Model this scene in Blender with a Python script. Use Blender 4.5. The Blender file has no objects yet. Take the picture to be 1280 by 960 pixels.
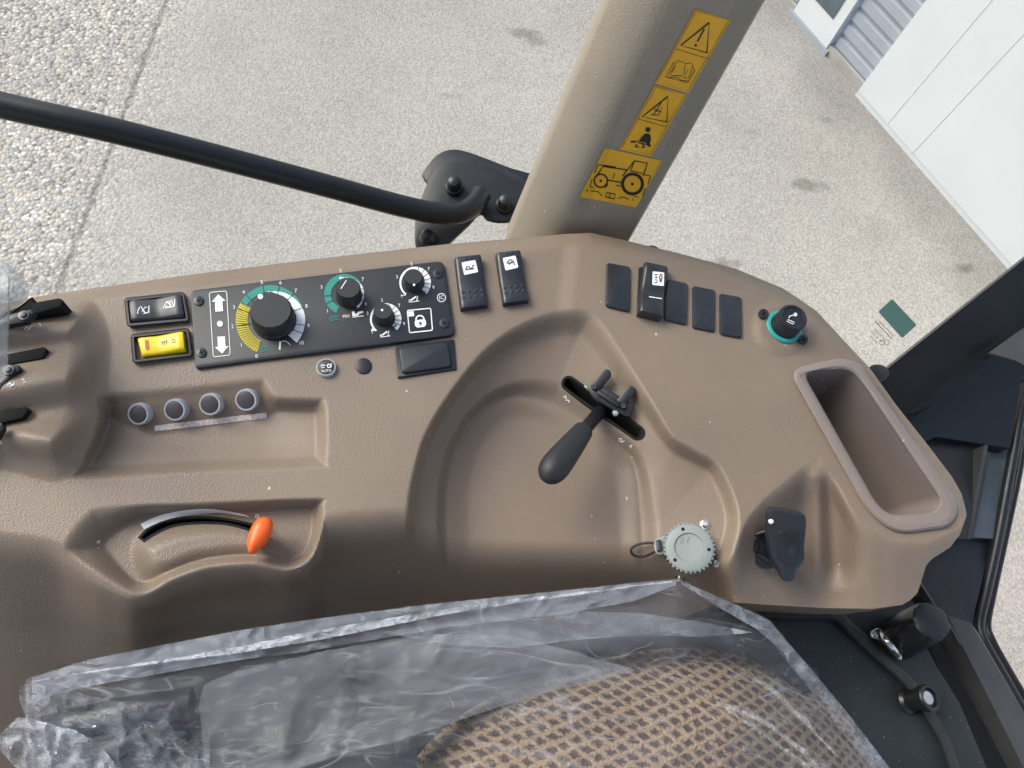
import bpy, bmesh, math, random
import numpy as np
from mathutils import Vector, Matrix, noise
random.seed(4)
SC = bpy.context.scene
COL = SC.collection
# ------------------------------------------------------------------ camera model
F = 924.0; H = 0.62
CAM = np.array([0.0, 0.0, H])
dn = np.array([-140.0, -397.0, -F]); dn /= np.linalg.norm(dn)     # world down seen from the camera
up = -dn
yc = np.array([0, 1.0, 0]); yc = yc - up * yc.dot(up); yc /= np.linalg.norm(yc)
xc = np.cross(yc, up)
RW = np.array([xc, yc, up])                                       # camera -> world
def ray(px, py):
    return RW @ np.array([px - 640.0, 480.0 - py, -F])
def P(px, py, z=0.0):
    r = ray(px, py); t = (z - H) / r[2]
    return CAM + r * t
def PD(px, py, depth):                                            # point at a distance along the optical axis
    return CAM + ray(px, py) * (depth / F)
def mpp(px, py, z=0.0):
    r = ray(px, py); return (z - H) / r[2]                        # metres per photo pixel there
class Plane:
    def __init__(s, a, b, c):
        s.o = np.array(a); n = np.cross(np.array(b) - a, np.array(c) - a); n /= np.linalg.norm(n)
        if n.dot(CAM - s.o) < 0: n = -n
        s.n = n
    def __call__(s, px, py, off=0.0):
        r = ray(px, py); o = s.o + s.n * off
        return CAM + r * ((o - CAM).dot(s.n) / r.dot(s.n))
def ZP(z):
    return Plane(np.array([0, 0, z]), np.array([1.0, 0, z]), np.array([0, 1.0, z]))

# ------------------------------------------------------------------ 2D helpers
def crom(pts, n=4, closed=True):
    pts = [np.array(p, float) for p in pts]; out = []; m = len(pts)
    for i in range(m if closed else m - 1):
        if closed: a, b, c, d = pts[i-1], pts[i], pts[(i+1) % m], pts[(i+2) % m]
        else: a, b, c, d = pts[max(i-1, 0)], pts[i], pts[i+1], pts[min(i+2, m-1)]
        for k in range(n):
            t = k / n
            out.append(0.5 * ((2*b) + (c-a)*t + (2*a-5*b+4*c-d)*t*t + (3*b-a-3*c+d)*t**3))
    if not closed: out.append(pts[-1])
    return np.array(out)
def rrect(c, r, n=5):
    """rounded polygon through the corners c, corner radius r (pixels)"""
    c = [np.array(p, float) for p in c]; out = []
    for i in range(len(c)):
        a, b, d = c[i-1], c[i], c[(i+1) % len(c)]
        rr = r[i] if isinstance(r, (list, tuple)) else r
        u = (a-b); lu = np.linalg.norm(u); u /= lu; v = (d-b); lv = np.linalg.norm(v); v /= lv
        k = min(rr, lu*0.49, lv*0.49)
        p0, p1 = b + u*k, b + v*k
        for j in range(n+1):
            t = j / n
            out.append((1-t)**2*p0 + 2*t*(1-t)*b + t*t*p1)
    return np.array(out)
def circ(cx, cy, r, n=40, ry=None, a0=0, a1=360):
    ry = ry or r
    full = abs(a1 - a0) >= 360
    return np.array([(cx + r*math.sin(math.radians(a0+(a1-a0)*k/(n if full else n-1))),
                      cy - ry*math.cos(math.radians(a0+(a1-a0)*k/(n if full else n-1)))) for k in range(n)])
def inset(poly, d):
    poly = np.array(poly, float); n = len(poly)
    area = 0.5*sum(poly[i-1][0]*poly[i][1]-poly[i][0]*poly[i-1][1] for i in range(n))
    s = 1 if area > 0 else -1; out = []
    for i in range(n):
        e1 = poly[i]-poly[i-1]; e2 = poly[(i+1) % n]-poly[i]
        n1 = np.array([-e1[1], e1[0]])/(np.linalg.norm(e1)+1e-9); n2 = np.array([-e2[1], e2[0]])/(np.linalg.norm(e2)+1e-9)
        m = n1+n2; L = np.linalg.norm(m)
        m = m/(L+1e-9)
        out.append(poly[i] + s*m*d/max(0.5, m.dot(n1)))
    return np.array(out)
def sd(poly, X, Y):
    """signed distance, positive inside (numpy)"""
    poly = np.array(poly, float); d2 = np.full(X.shape, 1e18); ins = np.zeros(X.shape, bool)
    n = len(poly)
    for i in range(n):
        ax, ay = poly[i-1]; bx, by = poly[i]
        ex, ey = bx-ax, by-ay; L = ex*ex+ey*ey+1e-12
        t = np.clip(((X-ax)*ex+(Y-ay)*ey)/L, 0, 1)
        dx, dy = X-ax-t*ex, Y-ay-t*ey
        d2 = np.minimum(d2, dx*dx+dy*dy)
        c = ((ay > Y) != (by > Y)) & (X < (bx-ax)*(Y-ay)/((by-ay) if by != ay else 1e-9)+ax)
        ins ^= c
    return np.where(ins, 1, -1)*np.sqrt(d2)
def ss(x, a, b):
    t = np.clip((x-a)/(b-a), 0, 1); return t*t*(3-2*t)
def interp(pts, x):
    return np.interp(x, [p[0] for p in pts], [p[1] for p in pts])

# ------------------------------------------------------------------ mesh builder
class MB:
    def __init__(s): s.v = []; s.f = []; s.m = []
    def add(s, v, f, mi=0):
        b = len(s.v); s.v += [tuple(map(float, p)) for p in v]; s.f += [tuple(i+b for i in q) for q in f]; s.m += [mi]*len(f); return s
def finish(name, mb, mats, parent=None, smooth=35, loc=None, **tags):
    v = np.array(mb.v)
    if parent is not None: o_ = np.array(PLOC[parent.name])
    elif loc is not None: o_ = np.array(loc)
    else: o_ = np.array([(v[:,0].min()+v[:,0].max())/2, (v[:,1].min()+v[:,1].max())/2, v[:,2].min()])
    me = bpy.data.meshes.new(name); me.from_pydata([tuple(p) for p in (v-o_)], [], mb.f)
    if not isinstance(mats, (list, tuple)): mats = [mats]
    for m in mats: me.materials.append(m)
    me.polygons.foreach_set('material_index', mb.m)
    if smooth:
        me.polygons.foreach_set('use_smooth', [True]*len(mb.f))
        me.set_sharp_from_angle(angle=math.radians(smooth))
    me.validate(); me.update()
    ob = bpy.data.objects.new(name, me); COL.objects.link(ob)
    if parent is not None: ob.parent = parent
    else: ob.location = o_
    PLOC[ob.name] = tuple(o_)
    for k, val in tags.items():
        if val: ob['category' if k == 'cat' else k] = val
    return ob
PLOC = {}
def thing(name, label, cat, loc, group=None):
    o = bpy.data.objects.new(name, None); COL.objects.link(o); o.location = tuple(loc); o.empty_display_size = 0.03
    PLOC[o.name] = tuple(loc); o['label'] = label; o['category'] = cat
    if group: o['group'] = group
    return o
def loft(rings, closed=True, cap0=False, cap1=True):
    v = []; f = []; n = len(rings[0])
    for r in rings: v += list(r)
    for k in range(len(rings)-1):
        for i in range(n if closed else n-1):
            j = (i+1) % n
            f.append((k*n+i, k*n+j, (k+1)*n+j, (k+1)*n+i))
    if cap1: f.append(tuple(range((len(rings)-1)*n, len(rings)*n)))
    if cap0: f.append(tuple(range(n-1, -1, -1)))
    return v, f
def slab(poly, surf, thick, bev=1.5, off=0.0, bz=None, flare=0.0):
    """outline in photo pixels on surf (its TOP face at height off), going down by thick along the normal"""
    N = surf.n if isinstance(surf, Plane) else np.array([0, 0, 1.0])
    s = mpp(*np.mean(poly, axis=0)); bz = bz if bz is not None else bev*s*0.9
    def ring(p, o): return [surf(x, y, off) + N*o for x, y in p]
    rings = [ring(inset(poly, -flare), -thick), ring(poly, -bz), ring(inset(poly, bev*0.3), -bz*0.3), ring(inset(poly, bev), 0)]
    return loft(rings)
def frame(px, py, z=0.0, n=(0, 0, 1), roll=0.0, o=None):
    O = P(px, py, z) if o is None else np.array(o); Z = np.array(n, float); Z /= np.linalg.norm(Z)
    X = np.array([math.cos(roll), math.sin(roll), 0]); X = X-Z*X.dot(Z); X /= np.linalg.norm(X); Y = np.cross(Z, X)
    return O, X, Y, Z
def lathe(fr, prof, seg=40, mod=None, cap0=False, cap1=True):
    O, X, Y, Z = fr; rings = []
    for r, z in prof:
        ring = []
        for k in range(seg):
            a = 2*math.pi*k/seg; rr = r*(mod(a, r, z) if mod else 1)
            ring.append(O+X*rr*math.cos(a)+Y*rr*math.sin(a)+Z*z)
        rings.append(ring)
    return loft(rings, cap0=cap0, cap1=cap1)
def tube(pts, r, seg=16, caps=True):
    pts = [np.array(p, float) for p in pts]; rings = []; up0 = None
    for i, p in enumerate(pts):
        t = pts[min(i+1, len(pts)-1)]-pts[max(i-1, 0)]; t /= np.linalg.norm(t)
        if up0 is None:
            up0 = np.cross(t, [0, 0, 1.0]); 
            if np.linalg.norm(up0) < 1e-3: up0 = np.array([1.0, 0, 0])
        a = up0 - t*up0.dot(t); a /= np.linalg.norm(a); b = np.cross(t, a); up0 = a
        rr = r[i] if isinstance(r, (list, tuple, np.ndarray)) else r
        rings.append([p+a*rr*math.cos(2*math.pi*k/seg)+b*rr*math.sin(2*math.pi*k/seg) for k in range(seg)])
    return loft(rings, cap0=caps, cap1=caps)
def prism(poly3, vec):
    """3D polygon + extrusion vector"""
    a = [np.array(p) for p in poly3]; b = [p+np.array(vec) for p in a]
    v, f = loft([b, a], cap0=True); return v, f
def spline3(pts, n=8):
    return list(crom(pts, n, closed=False))

# ------------------------------------------------------------------ flat prints (drawn in photo pixels, laid on a real surface)
_tc = {}
def text_mesh(s):
    if s not in _tc:
        cu = bpy.data.curves.new('t', 'FONT'); cu.body = s; cu.align_x = 'CENTER'; cu.align_y = 'CENTER'; cu.size = 1.0; cu.resolution_u = 3
        ob = bpy.data.objects.new('t', cu); COL.objects.link(ob)
        dg = bpy.context.evaluated_depsgraph_get(); me = bpy.data.meshes.new_from_object(ob.evaluated_get(dg))
        _tc[s] = ([tuple(v.co)[:2] for v in me.vertices], [tuple(p.vertices) for p in me.polygons])
        bpy.data.objects.remove(ob); bpy.data.curves.remove(cu); bpy.data.meshes.remove(me)
    return _tc[s]
class Print:
    def __init__(s, ex=(1, 0), ey=(0, -1), org=(0, 0), sc=1.0):
        s.v = []; s.f = []; s.ex = np.array(ex); s.ey = np.array(ey); s.o = np.array(org); s.s = sc
    def set(s, org, sc=1.0, ang=None):
        s.o = np.array(org, float); s.s = sc
        if ang is not None:
            a = math.radians(ang); s.ex = np.array([math.cos(a), -math.sin(a)]); s.ey = np.array([-math.sin(a), -math.cos(a)])
        return s
    def L(s, p):    # local (x right, y up) -> pixels
        return s.o + (s.ex*p[0] + s.ey*p[1])*s.s
    def poly(s, pts):
        b = len(s.v); s.v += [s.L(p) for p in pts]; s.f.append(tuple(range(b, b+len(pts)))); return s
    def line(s, pts, w, closed=False):
        pts = [np.array(p, float) for p in pts]
        if closed: pts = pts+[pts[0], pts[1]]
        n = len(pts); off = []
        for i in range(n):
            t = pts[min(i+1, n-1)]-pts[max(i-1, 0)]; t /= (np.linalg.norm(t)+1e-9)
            off.append(np.array([-t[1], t[0]])*w/2)
        b = len(s.v)
        for p, o in zip(pts, off): s.v += [s.L(p+o), s.L(p-o)]
        for i in range(n-1):
            if closed and i == n-2: break
            s.f.append((b+2*i, b+2*i+1, b+2*i+3, b+2*i+2))
        return s
    def arc(s, c, r0, r1, a0, a1, n=None):
        """ring sector, angle in degrees clockwise from up; r0/r1 numbers or functions of t"""
        n = n or max(3, int(abs(a1-a0)/6)); b = len(s.v)
        for k in range(n+1):
            t = k/n; a = math.radians(a0+(a1-a0)*t)
            q0 = r0(t) if callable(r0) else r0; q1 = r1(t) if callable(r1) else r1
            for q in (q0, q1): s.v.append(s.L((c[0]+q*math.sin(a), c[1]+q*math.cos(a))))
        for k in range(n): s.f.append((b+2*k, b+2*k+1, b+2*k+3, b+2*k+2))
        return s
    def disc(s, c, r, n=20):
        return s.poly([(c[0]+r*math.cos(2*math.pi*k/n), c[1]+r*math.sin(2*math.pi*k/n)) for k in range(n)])
    def text(s, t, c, size, ang=0, sx=1.0):
        v, f = text_mesh(t); a = math.radians(ang); b = len(s.v)
        for x, y in v:
            x *= size*sx; y *= size
            s.v.append(s.L((c[0]+x*math.cos(a)-y*math.sin(a), c[1]+x*math.sin(a)+y*math.cos(a))))
        s.f += [tuple(i+b for i in q) for q in f]; return s
    def build(s, name, surf, mat, parent, off=0.0004, **k):
        mb = MB(); v = [surf(x, y, off) for x, y in s.v]
        # face the camera
        f = []
        for q in s.f:
            a, b_, c = v[q[0]], v[q[1]], v[q[2]]
            n = np.cross(b_-a, c-a)
            f.append(q if n.dot(CAM-a) > 0 else tuple(reversed(q)))
        mb.add(v, f); return finish(name, mb, mat, parent, smooth=0, **k)

# ------------------------------------------------------------------ materials
def newmat(name):
    m = bpy.data.materials.new(name); m.use_nodes = True; nt = m.node_tree; nt.nodes.clear()
    return m, nt
def mat(name, col, rough=0.5, spec=0.5, metal=0.0, bump=None, var=0.0, varscale=30.0, roughvar=0.0, coat=0.0, speck=None):
    m, nt = newmat(name); N = nt.nodes; Lk = nt.links
    out = N.new('ShaderNodeOutputMaterial'); b = N.new('ShaderNodeBsdfPrincipled'); Lk.new(b.outputs[0], out.inputs[0])
    b.inputs['Base Color'].default_value = (*col, 1); b.inputs['Roughness'].default_value = rough
    b.inputs['Metallic'].default_value = metal; b.inputs['Specular IOR Level'].default_value = spec
    b.inputs['Coat Weight'].default_value = coat
    tc = N.new('ShaderNodeTexCoord')
    if var:
        nz = N.new('ShaderNodeTexNoise'); nz.inputs['Scale'].default_value = varscale; nz.inputs['Detail'].default_value = 5
        Lk.new(tc.outputs['Object'], nz.inputs['Vector'])
        mr = N.new('ShaderNodeMapRange'); mr.inputs[1].default_value = 0.3; mr.inputs[2].default_value = 0.7
        mr.inputs[3].default_value = 1-var; mr.inputs[4].default_value = 1+var; Lk.new(nz.outputs[0], mr.inputs[0])
        mx = N.new('ShaderNodeVectorMath'); mx.operation = 'SCALE'; mx.inputs[0].default_value = col
        Lk.new(mr.outputs[0], mx.inputs['Scale']); src = mx.outputs[0]
        if speck:
            n2 = N.new('ShaderNodeTexNoise'); n2.inputs['Scale'].default_value = speck[0]; n2.inputs['Detail'].default_value = 2
            Lk.new(tc.outputs['Object'], n2.inputs['Vector'])
            r2 = N.new('ShaderNodeMapRange'); r2.inputs[1].default_value = speck[1]; r2.inputs[2].default_value = speck[1]+0.04
            Lk.new(n2.outputs[0], r2.inputs[0])
            mm = N.new('ShaderNodeMix'); mm.data_type = 'RGBA'; Lk.new(r2.outputs[0], mm.inputs[0])
            Lk.new(src, mm.inputs[6]); mm.inputs[7].default_value = (*speck[2], 1); src = mm.outputs[2]
        Lk.new(src, b.inputs['Base Color'])
        if roughvar:
            m2 = N.new('ShaderNodeMapRange'); m2.inputs[1].default_value = 0.3; m2.inputs[2].default_value = 0.7
            m2.inputs[3].default_value = rough-roughvar; m2.inputs[4].default_value = rough+roughvar
            Lk.new(nz.outputs[0], m2.inputs[0]); Lk.new(m2.outputs[0], b.inputs['Roughness'])
    if bump:
        sc_, st, dist = bump
        nb = N.new('ShaderNodeTexNoise'); nb.inputs['Scale'].default_value = sc_; nb.inputs['Detail'].default_value = 3
        Lk.new(tc.outputs['Object'], nb.inputs['Vector'])
        bp = N.new('ShaderNodeBump'); bp.inputs['Strength'].default_value = st; bp.inputs['Distance'].default_value = dist
        Lk.new(nb.outputs[0], bp.inputs['Height']); Lk.new(bp.outputs[0], b.inputs['Normal'])
    return m
def mat_leather(name, col, rough=0.5, scale=860, st=0.42):
    m, nt = newmat(name); N = nt.nodes; Lk = nt.links
    out = N.new('ShaderNodeOutputMaterial'); b = N.new('ShaderNodeBsdfPrincipled'); Lk.new(b.outputs[0], out.inputs[0])
    tc = N.new('ShaderNodeTexCoord')
    vo = N.new('ShaderNodeTexVoronoi'); vo.feature = 'SMOOTH_F1'; vo.inputs['Scale'].default_value = scale; vo.inputs['Smoothness'].default_value = 0.6
    nz = N.new('ShaderNodeTexNoise'); nz.inputs['Scale'].default_value = scale*0.8; nz.inputs['Detail'].default_value = 3
    Lk.new(tc.outputs['Object'], vo.inputs['Vector']); Lk.new(tc.outputs['Object'], nz.inputs['Vector'])
    ad = N.new('ShaderNodeMath'); ad.operation = 'ADD'; Lk.new(vo.outputs['Distance'], ad.inputs[0]); Lk.new(nz.outputs[0], ad.inputs[1])
    bp = N.new('ShaderNodeBump'); bp.inputs['Strength'].default_value = st; bp.inputs['Distance'].default_value = 0.0006
    Lk.new(ad.outputs[0], bp.inputs['Height']); Lk.new(bp.outputs[0], b.inputs['Normal'])
    n2 = N.new('ShaderNodeTexNoise'); n2.inputs['Scale'].default_value = 9; n2.inputs['Detail'].default_value = 6; Lk.new(tc.outputs['Object'], n2.inputs['Vector'])
    mr = N.new('ShaderNodeMapRange'); mr.inputs[1].default_value = 0.3; mr.inputs[2].default_value = 0.7; mr.inputs[3].default_value = 0.93; mr.inputs[4].default_value = 1.07
    Lk.new(n2.outputs[0], mr.inputs[0])
    # dust specks
    n3 = N.new('ShaderNodeTexNoise'); n3.inputs['Scale'].default_value = 150; n3.inputs['Detail'].default_value = 1; Lk.new(tc.outputs['Object'], n3.inputs['Vector'])
    r3 = N.new('ShaderNodeMapRange'); r3.inputs[1].default_value = 0.795; r3.inputs[2].default_value = 0.83; Lk.new(n3.outputs[0], r3.inputs[0])
    mx = N.new('ShaderNodeVectorMath'); mx.operation = 'SCALE'; mx.inputs[0].default_value = col; Lk.new(mr.outputs[0], mx.inputs['Scale'])
    mm = N.new('ShaderNodeMix'); mm.data_type = 'RGBA'; Lk.new(r3.outputs[0], mm.inputs[0]); Lk.new(mx.outputs[0], mm.inputs[6]); mm.inputs[7].default_value = (0.6, 0.57, 0.52, 1)
    Lk.new(mm.outputs[2], b.inputs['Base Color'])
    r4 = N.new('ShaderNodeMapRange'); r4.inputs[1].default_value = 0.3; r4.inputs[2].default_value = 0.7; r4.inputs[3].default_value = rough-0.05; r4.inputs[4].default_value = rough+0.07
    Lk.new(n2.outputs[0], r4.inputs[0]); Lk.new(r4.outputs[0], b.inputs['Roughness'])
    b.inputs['Specular IOR Level'].default_value = 0.5
    return m
def mat_ground():
    m, nt = newmat('exposed_aggregate'); N = nt.nodes; Lk = nt.links
    out = N.new('ShaderNodeOutputMaterial'); b = N.new('ShaderNodeBsdfPrincipled'); Lk.new(b.outputs[0], out.inputs[0])
    tc = N.new('ShaderNodeTexCoord')
    def vor(scale):
        v = N.new('ShaderNodeTexVoronoi'); v.inputs['Scale'].default_value = scale; Lk.new(tc.outputs['Object'], v.inputs['Vector']); return v
    def nzz(scale, det=4, ro=0.6):
        v = N.new('ShaderNodeTexNoise'); v.inputs['Scale'].default_value = scale; v.inputs['Detail'].default_value = det; v.inputs['Roughness'].default_value = ro
        Lk.new(tc.outputs['Object'], v.inputs['Vector']); return v
    v1 = vor(75); v2 = vor(190)
    cr = N.new('ShaderNodeValToRGB'); e = cr.color_ramp.elements
    e[0].position = 0.0; e[0].color = (0.22, 0.195, 0.17, 1); e[1].position = 1.0; e[1].color = (0.66, 0.63, 0.58, 1)
    for p, c in ((0.2, (0.34, 0.325, 0.31, 1)), (0.5, (0.41, 0.39, 0.365, 1)), (0.8, (0.50, 0.43, 0.34, 1))):
        q = e.new(p); q.color = c
    sp = N.new('ShaderNodeSeparateColor'); Lk.new(v1.outputs['Color'], sp.inputs[0]); Lk.new(sp.outputs[0], cr.inputs[0])
    cr2 = N.new('ShaderNodeValToRGB'); e = cr2.color_ramp.elements
    e[0].position = 0.0; e[0].color = (0.35, 0.325, 0.29, 1); e[1].position = 1; e[1].color = (0.58, 0.545, 0.495, 1)
    sp2 = N.new('ShaderNodeSeparateColor'); Lk.new(v2.outputs['Color'], sp2.inputs[0]); Lk.new(sp2.outputs[1], cr2.inputs[0])
    # fine slab and coarse slab meet along the joint
    J0 = P(205, 0, ZG); J1 = P(75, 345, ZG); d = (J1-J0)[:2]; d /= np.linalg.norm(d); nrm = np.array([-d[1], d[0]])
    if (P(0, 300, ZG)-J0)[:2].dot(nrm) < 0: nrm = -nrm
    dot = N.new('ShaderNodeVectorMath'); dot.operation = 'DOT_PRODUCT'; Lk.new(tc.outputs['Object'], dot.inputs[0]); dot.inputs[1].default_value = (nrm[0], nrm[1], 0)
    sub = N.new('ShaderNodeMath'); sub.operation = 'SUBTRACT'; Lk.new(dot.outputs['Value'], sub.inputs[0]); sub.inputs[1].default_value = float(J0[:2].dot(nrm))
    nj = nzz(14, 3); nj2 = N.new('ShaderNodeMath'); nj2.operation = 'MULTIPLY_ADD'; Lk.new(nj.outputs[0], nj2.inputs[0]); nj2.inputs[1].default_value = 0.02; Lk.new(sub.outputs[0], nj2.inputs[2])
    zone = N.new('ShaderNodeMapRange'); zone.inputs[1].default_value = -0.25; zone.inputs[2].default_value = 0.1; Lk.new(sub.outputs[0], zone.inputs[0])
    mixz = N.new('ShaderNodeMix'); mixz.data_type = 'RGBA'; Lk.new(zone.outputs[0], mixz.inputs[0]); Lk.new(cr2.outputs[0], mixz.inputs[6]); Lk.new(cr.outputs[0], mixz.inputs[7])
    # broad weathering
    nb = nzz(1.1, 5); mb_ = N.new('ShaderNodeMapRange'); mb_.inputs[1].default_value = 0.3; mb_.inputs[2].default_value = 0.7; mb_.inputs[3].default_value = 0.86; mb_.inputs[4].default_value = 1.1
    Lk.new(nb.outputs[0], mb_.inputs[0])
    mo = N.new('ShaderNodeMapRange'); mo.inputs[1].default_value = 0.35; mo.inputs[2].default_value = 0.75; mo.inputs[3].default_value = 1.12; mo.inputs[4].default_value = 0.80; Lk.new(v1.outputs['Distance'], mo.inputs[0])
    mo2 = N.new('ShaderNodeMix'); mo2.data_type = 'FLOAT'; Lk.new(zone.outputs[0], mo2.inputs[0]); mo2.inputs[2].default_value = 0.84; Lk.new(mo.outputs[0], mo2.inputs[3])
    mbm = N.new('ShaderNodeMath'); mbm.operation = 'MULTIPLY'; Lk.new(mb_.outputs[0], mbm.inputs[0]); Lk.new(mo2.outputs[0], mbm.inputs[1]); mb_ = mbm
    sc1 = N.new('ShaderNodeVectorMath'); sc1.operation = 'SCALE'; Lk.new(mixz.outputs[2], sc1.inputs[0]); Lk.new(mb_.outputs[0], sc1.inputs['Scale'])
    # dark stains of their own shape
    ns = nzz(2.6, 3, 0.5); ms = N.new('ShaderNodeMapRange'); ms.inputs[1].default_value = 0.66; ms.inputs[2].default_value = 0.80; ms.inputs[3].default_value = 1; ms.inputs[4].default_value = 0.86
    Lk.new(ns.outputs[0], ms.inputs[0])
    sc2 = N.new('ShaderNodeVectorMath'); sc2.operation = 'SCALE'; Lk.new(sc1.outputs[0], sc2.inputs[0]); Lk.new(ms.outputs[0], sc2.inputs['Scale'])
    # oil and tyre marks of their own shape, and a darker band along the foot of the hall
    q_ = sc2
    for (mx_, my_, rr2, dk) in ((655,42,0.10,0.62),(672,52,0.08,0.7),(1010,232,0.10,0.62),(905,331,0.09,0.55),(1035,150,0.05,0.75),(1205,335,0.07,0.6),(940,165,0.05,0.8),(560,120,0.06,0.85)):
        c_ = P(mx_, my_, ZG)
        sb = N.new('ShaderNodeVectorMath'); sb.operation = 'SUBTRACT'; Lk.new(tc.outputs['Object'], sb.inputs[0]); sb.inputs[1].default_value = tuple(c_)
        sq = N.new('ShaderNodeVectorMath'); sq.operation = 'MULTIPLY'; Lk.new(sb.outputs[0], sq.inputs[0]); sq.inputs[1].default_value = (1/rr2, 2.3/rr2, 0)
        nn_ = nzz(16, 4); na = N.new('ShaderNodeVectorMath'); na.operation = 'MULTIPLY_ADD'; Lk.new(nn_.outputs['Color'], na.inputs[0]); na.inputs[1].default_value = (1.6, 1.6, 0); Lk.new(sq.outputs[0], na.inputs[2])
        nb_ = N.new('ShaderNodeVectorMath'); nb_.operation = 'SUBTRACT'; Lk.new(na.outputs[0], nb_.inputs[0]); nb_.inputs[1].default_value = (0.8, 0.8, 0)
        ln = N.new('ShaderNodeVectorMath'); ln.operation = 'LENGTH'; Lk.new(nb_.outputs[0], ln.inputs[0])
        mq = N.new('ShaderNodeMapRange'); mq.inputs[1].default_value = 0.35; mq.inputs[2].default_value = 1.1; mq.inputs[3].default_value = dk; mq.inputs[4].default_value = 1; Lk.new(ln.outputs['Value'], mq.inputs[0])
        sn_ = N.new('ShaderNodeVectorMath'); sn_.operation = 'SCALE'; Lk.new(q_.outputs[0], sn_.inputs[0]); Lk.new(mq.outputs[0], sn_.inputs['Scale']); q_ = sn_
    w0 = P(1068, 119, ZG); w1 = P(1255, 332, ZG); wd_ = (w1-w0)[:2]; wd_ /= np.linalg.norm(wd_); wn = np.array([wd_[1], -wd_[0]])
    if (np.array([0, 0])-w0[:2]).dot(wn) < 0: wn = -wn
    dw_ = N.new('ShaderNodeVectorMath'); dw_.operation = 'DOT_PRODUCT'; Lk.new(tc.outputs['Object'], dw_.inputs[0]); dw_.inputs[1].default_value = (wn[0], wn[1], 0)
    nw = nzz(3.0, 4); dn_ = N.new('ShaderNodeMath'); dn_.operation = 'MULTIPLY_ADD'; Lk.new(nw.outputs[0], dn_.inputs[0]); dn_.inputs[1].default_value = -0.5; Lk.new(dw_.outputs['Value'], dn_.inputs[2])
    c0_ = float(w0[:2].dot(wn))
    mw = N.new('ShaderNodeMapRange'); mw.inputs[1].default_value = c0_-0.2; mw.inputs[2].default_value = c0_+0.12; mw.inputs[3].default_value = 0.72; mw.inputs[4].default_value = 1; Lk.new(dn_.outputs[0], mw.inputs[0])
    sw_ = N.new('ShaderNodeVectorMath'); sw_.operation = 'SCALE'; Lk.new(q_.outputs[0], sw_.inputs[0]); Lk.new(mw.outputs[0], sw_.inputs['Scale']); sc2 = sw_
    # joint line
    ab = N.new('ShaderNodeMath'); ab.operation = 'ABSOLUTE'; Lk.new(nj2.outputs[0], ab.inputs[0])
    mj = N.new('ShaderNodeMapRange'); mj.inputs[1].default_value = 0.004; mj.inputs[2].default_value = 0.016; mj.inputs[3].default_value = 0.58; mj.inputs[4].default_value = 1
    Lk.new(ab.outputs[0], mj.inputs[0])
    sc3 = N.new('ShaderNodeVectorMath'); sc3.operation = 'SCALE'; Lk.new(sc2.outputs[0], sc3.inputs[0]); Lk.new(mj.outputs[0], sc3.inputs['Scale'])
    Lk.new(sc3.outputs[0], b.inputs['Base Color']); b.inputs['Roughness'].default_value = 0.85
    bp = N.new('ShaderNodeBump'); bz_ = N.new('ShaderNodeMath'); bz_.operation = 'MULTIPLY_ADD'; Lk.new(zone.outputs[0], bz_.inputs[0]); bz_.inputs[1].default_value = 0.55; bz_.inputs[2].default_value = 0.22; Lk.new(bz_.outputs[0], bp.inputs['Strength']); bp.inputs['Distance'].default_value = 0.006; bp.invert = True
    Lk.new(v1.outputs['Distance'], bp.inputs['Height']); Lk.new(bp.outputs[0], b.inputs['Normal'])
    return m
def mat_glass():
    m, nt = newmat('cab_glass'); N = nt.nodes; Lk = nt.links
    out = N.new('ShaderNodeOutputMaterial'); t = N.new('ShaderNodeBsdfTransparent'); t.inputs[0].default_value = (0.95, 0.97, 0.96, 1)
    g = N.new('ShaderNodeBsdfGlossy'); g.inputs['Roughness'].default_value = 0.02
    fr0 = N.new('ShaderNodeFresnel'); fr0.inputs[0].default_value = 1.45; ge = N.new('ShaderNodeNewGeometry')
    f1 = N.new('ShaderNodeMath'); f1.operation = 'SUBTRACT'; f1.inputs[0].default_value = 1.0; Lk.new(ge.outputs['Backfacing'], f1.inputs[1])
    f2 = N.new('ShaderNodeMath'); f2.operation = 'MULTIPLY'; Lk.new(fr0.outputs[0], f2.inputs[0]); Lk.new(f1.outputs[0], f2.inputs[1])
    fr = N.new('ShaderNodeMath'); fr.operation = 'MULTIPLY'; fr.inputs[1].default_value = 0.12; Lk.new(f2.outputs[0], fr.inputs[0])
    mx = N.new('ShaderNodeMixShader'); Lk.new(fr.outputs[0], mx.inputs[0]); Lk.new(t.outputs[0], mx.inputs[1]); Lk.new(g.outputs[0], mx.inputs[2]); Lk.new(mx.outputs[0], out.inputs[0])
    return m
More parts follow.
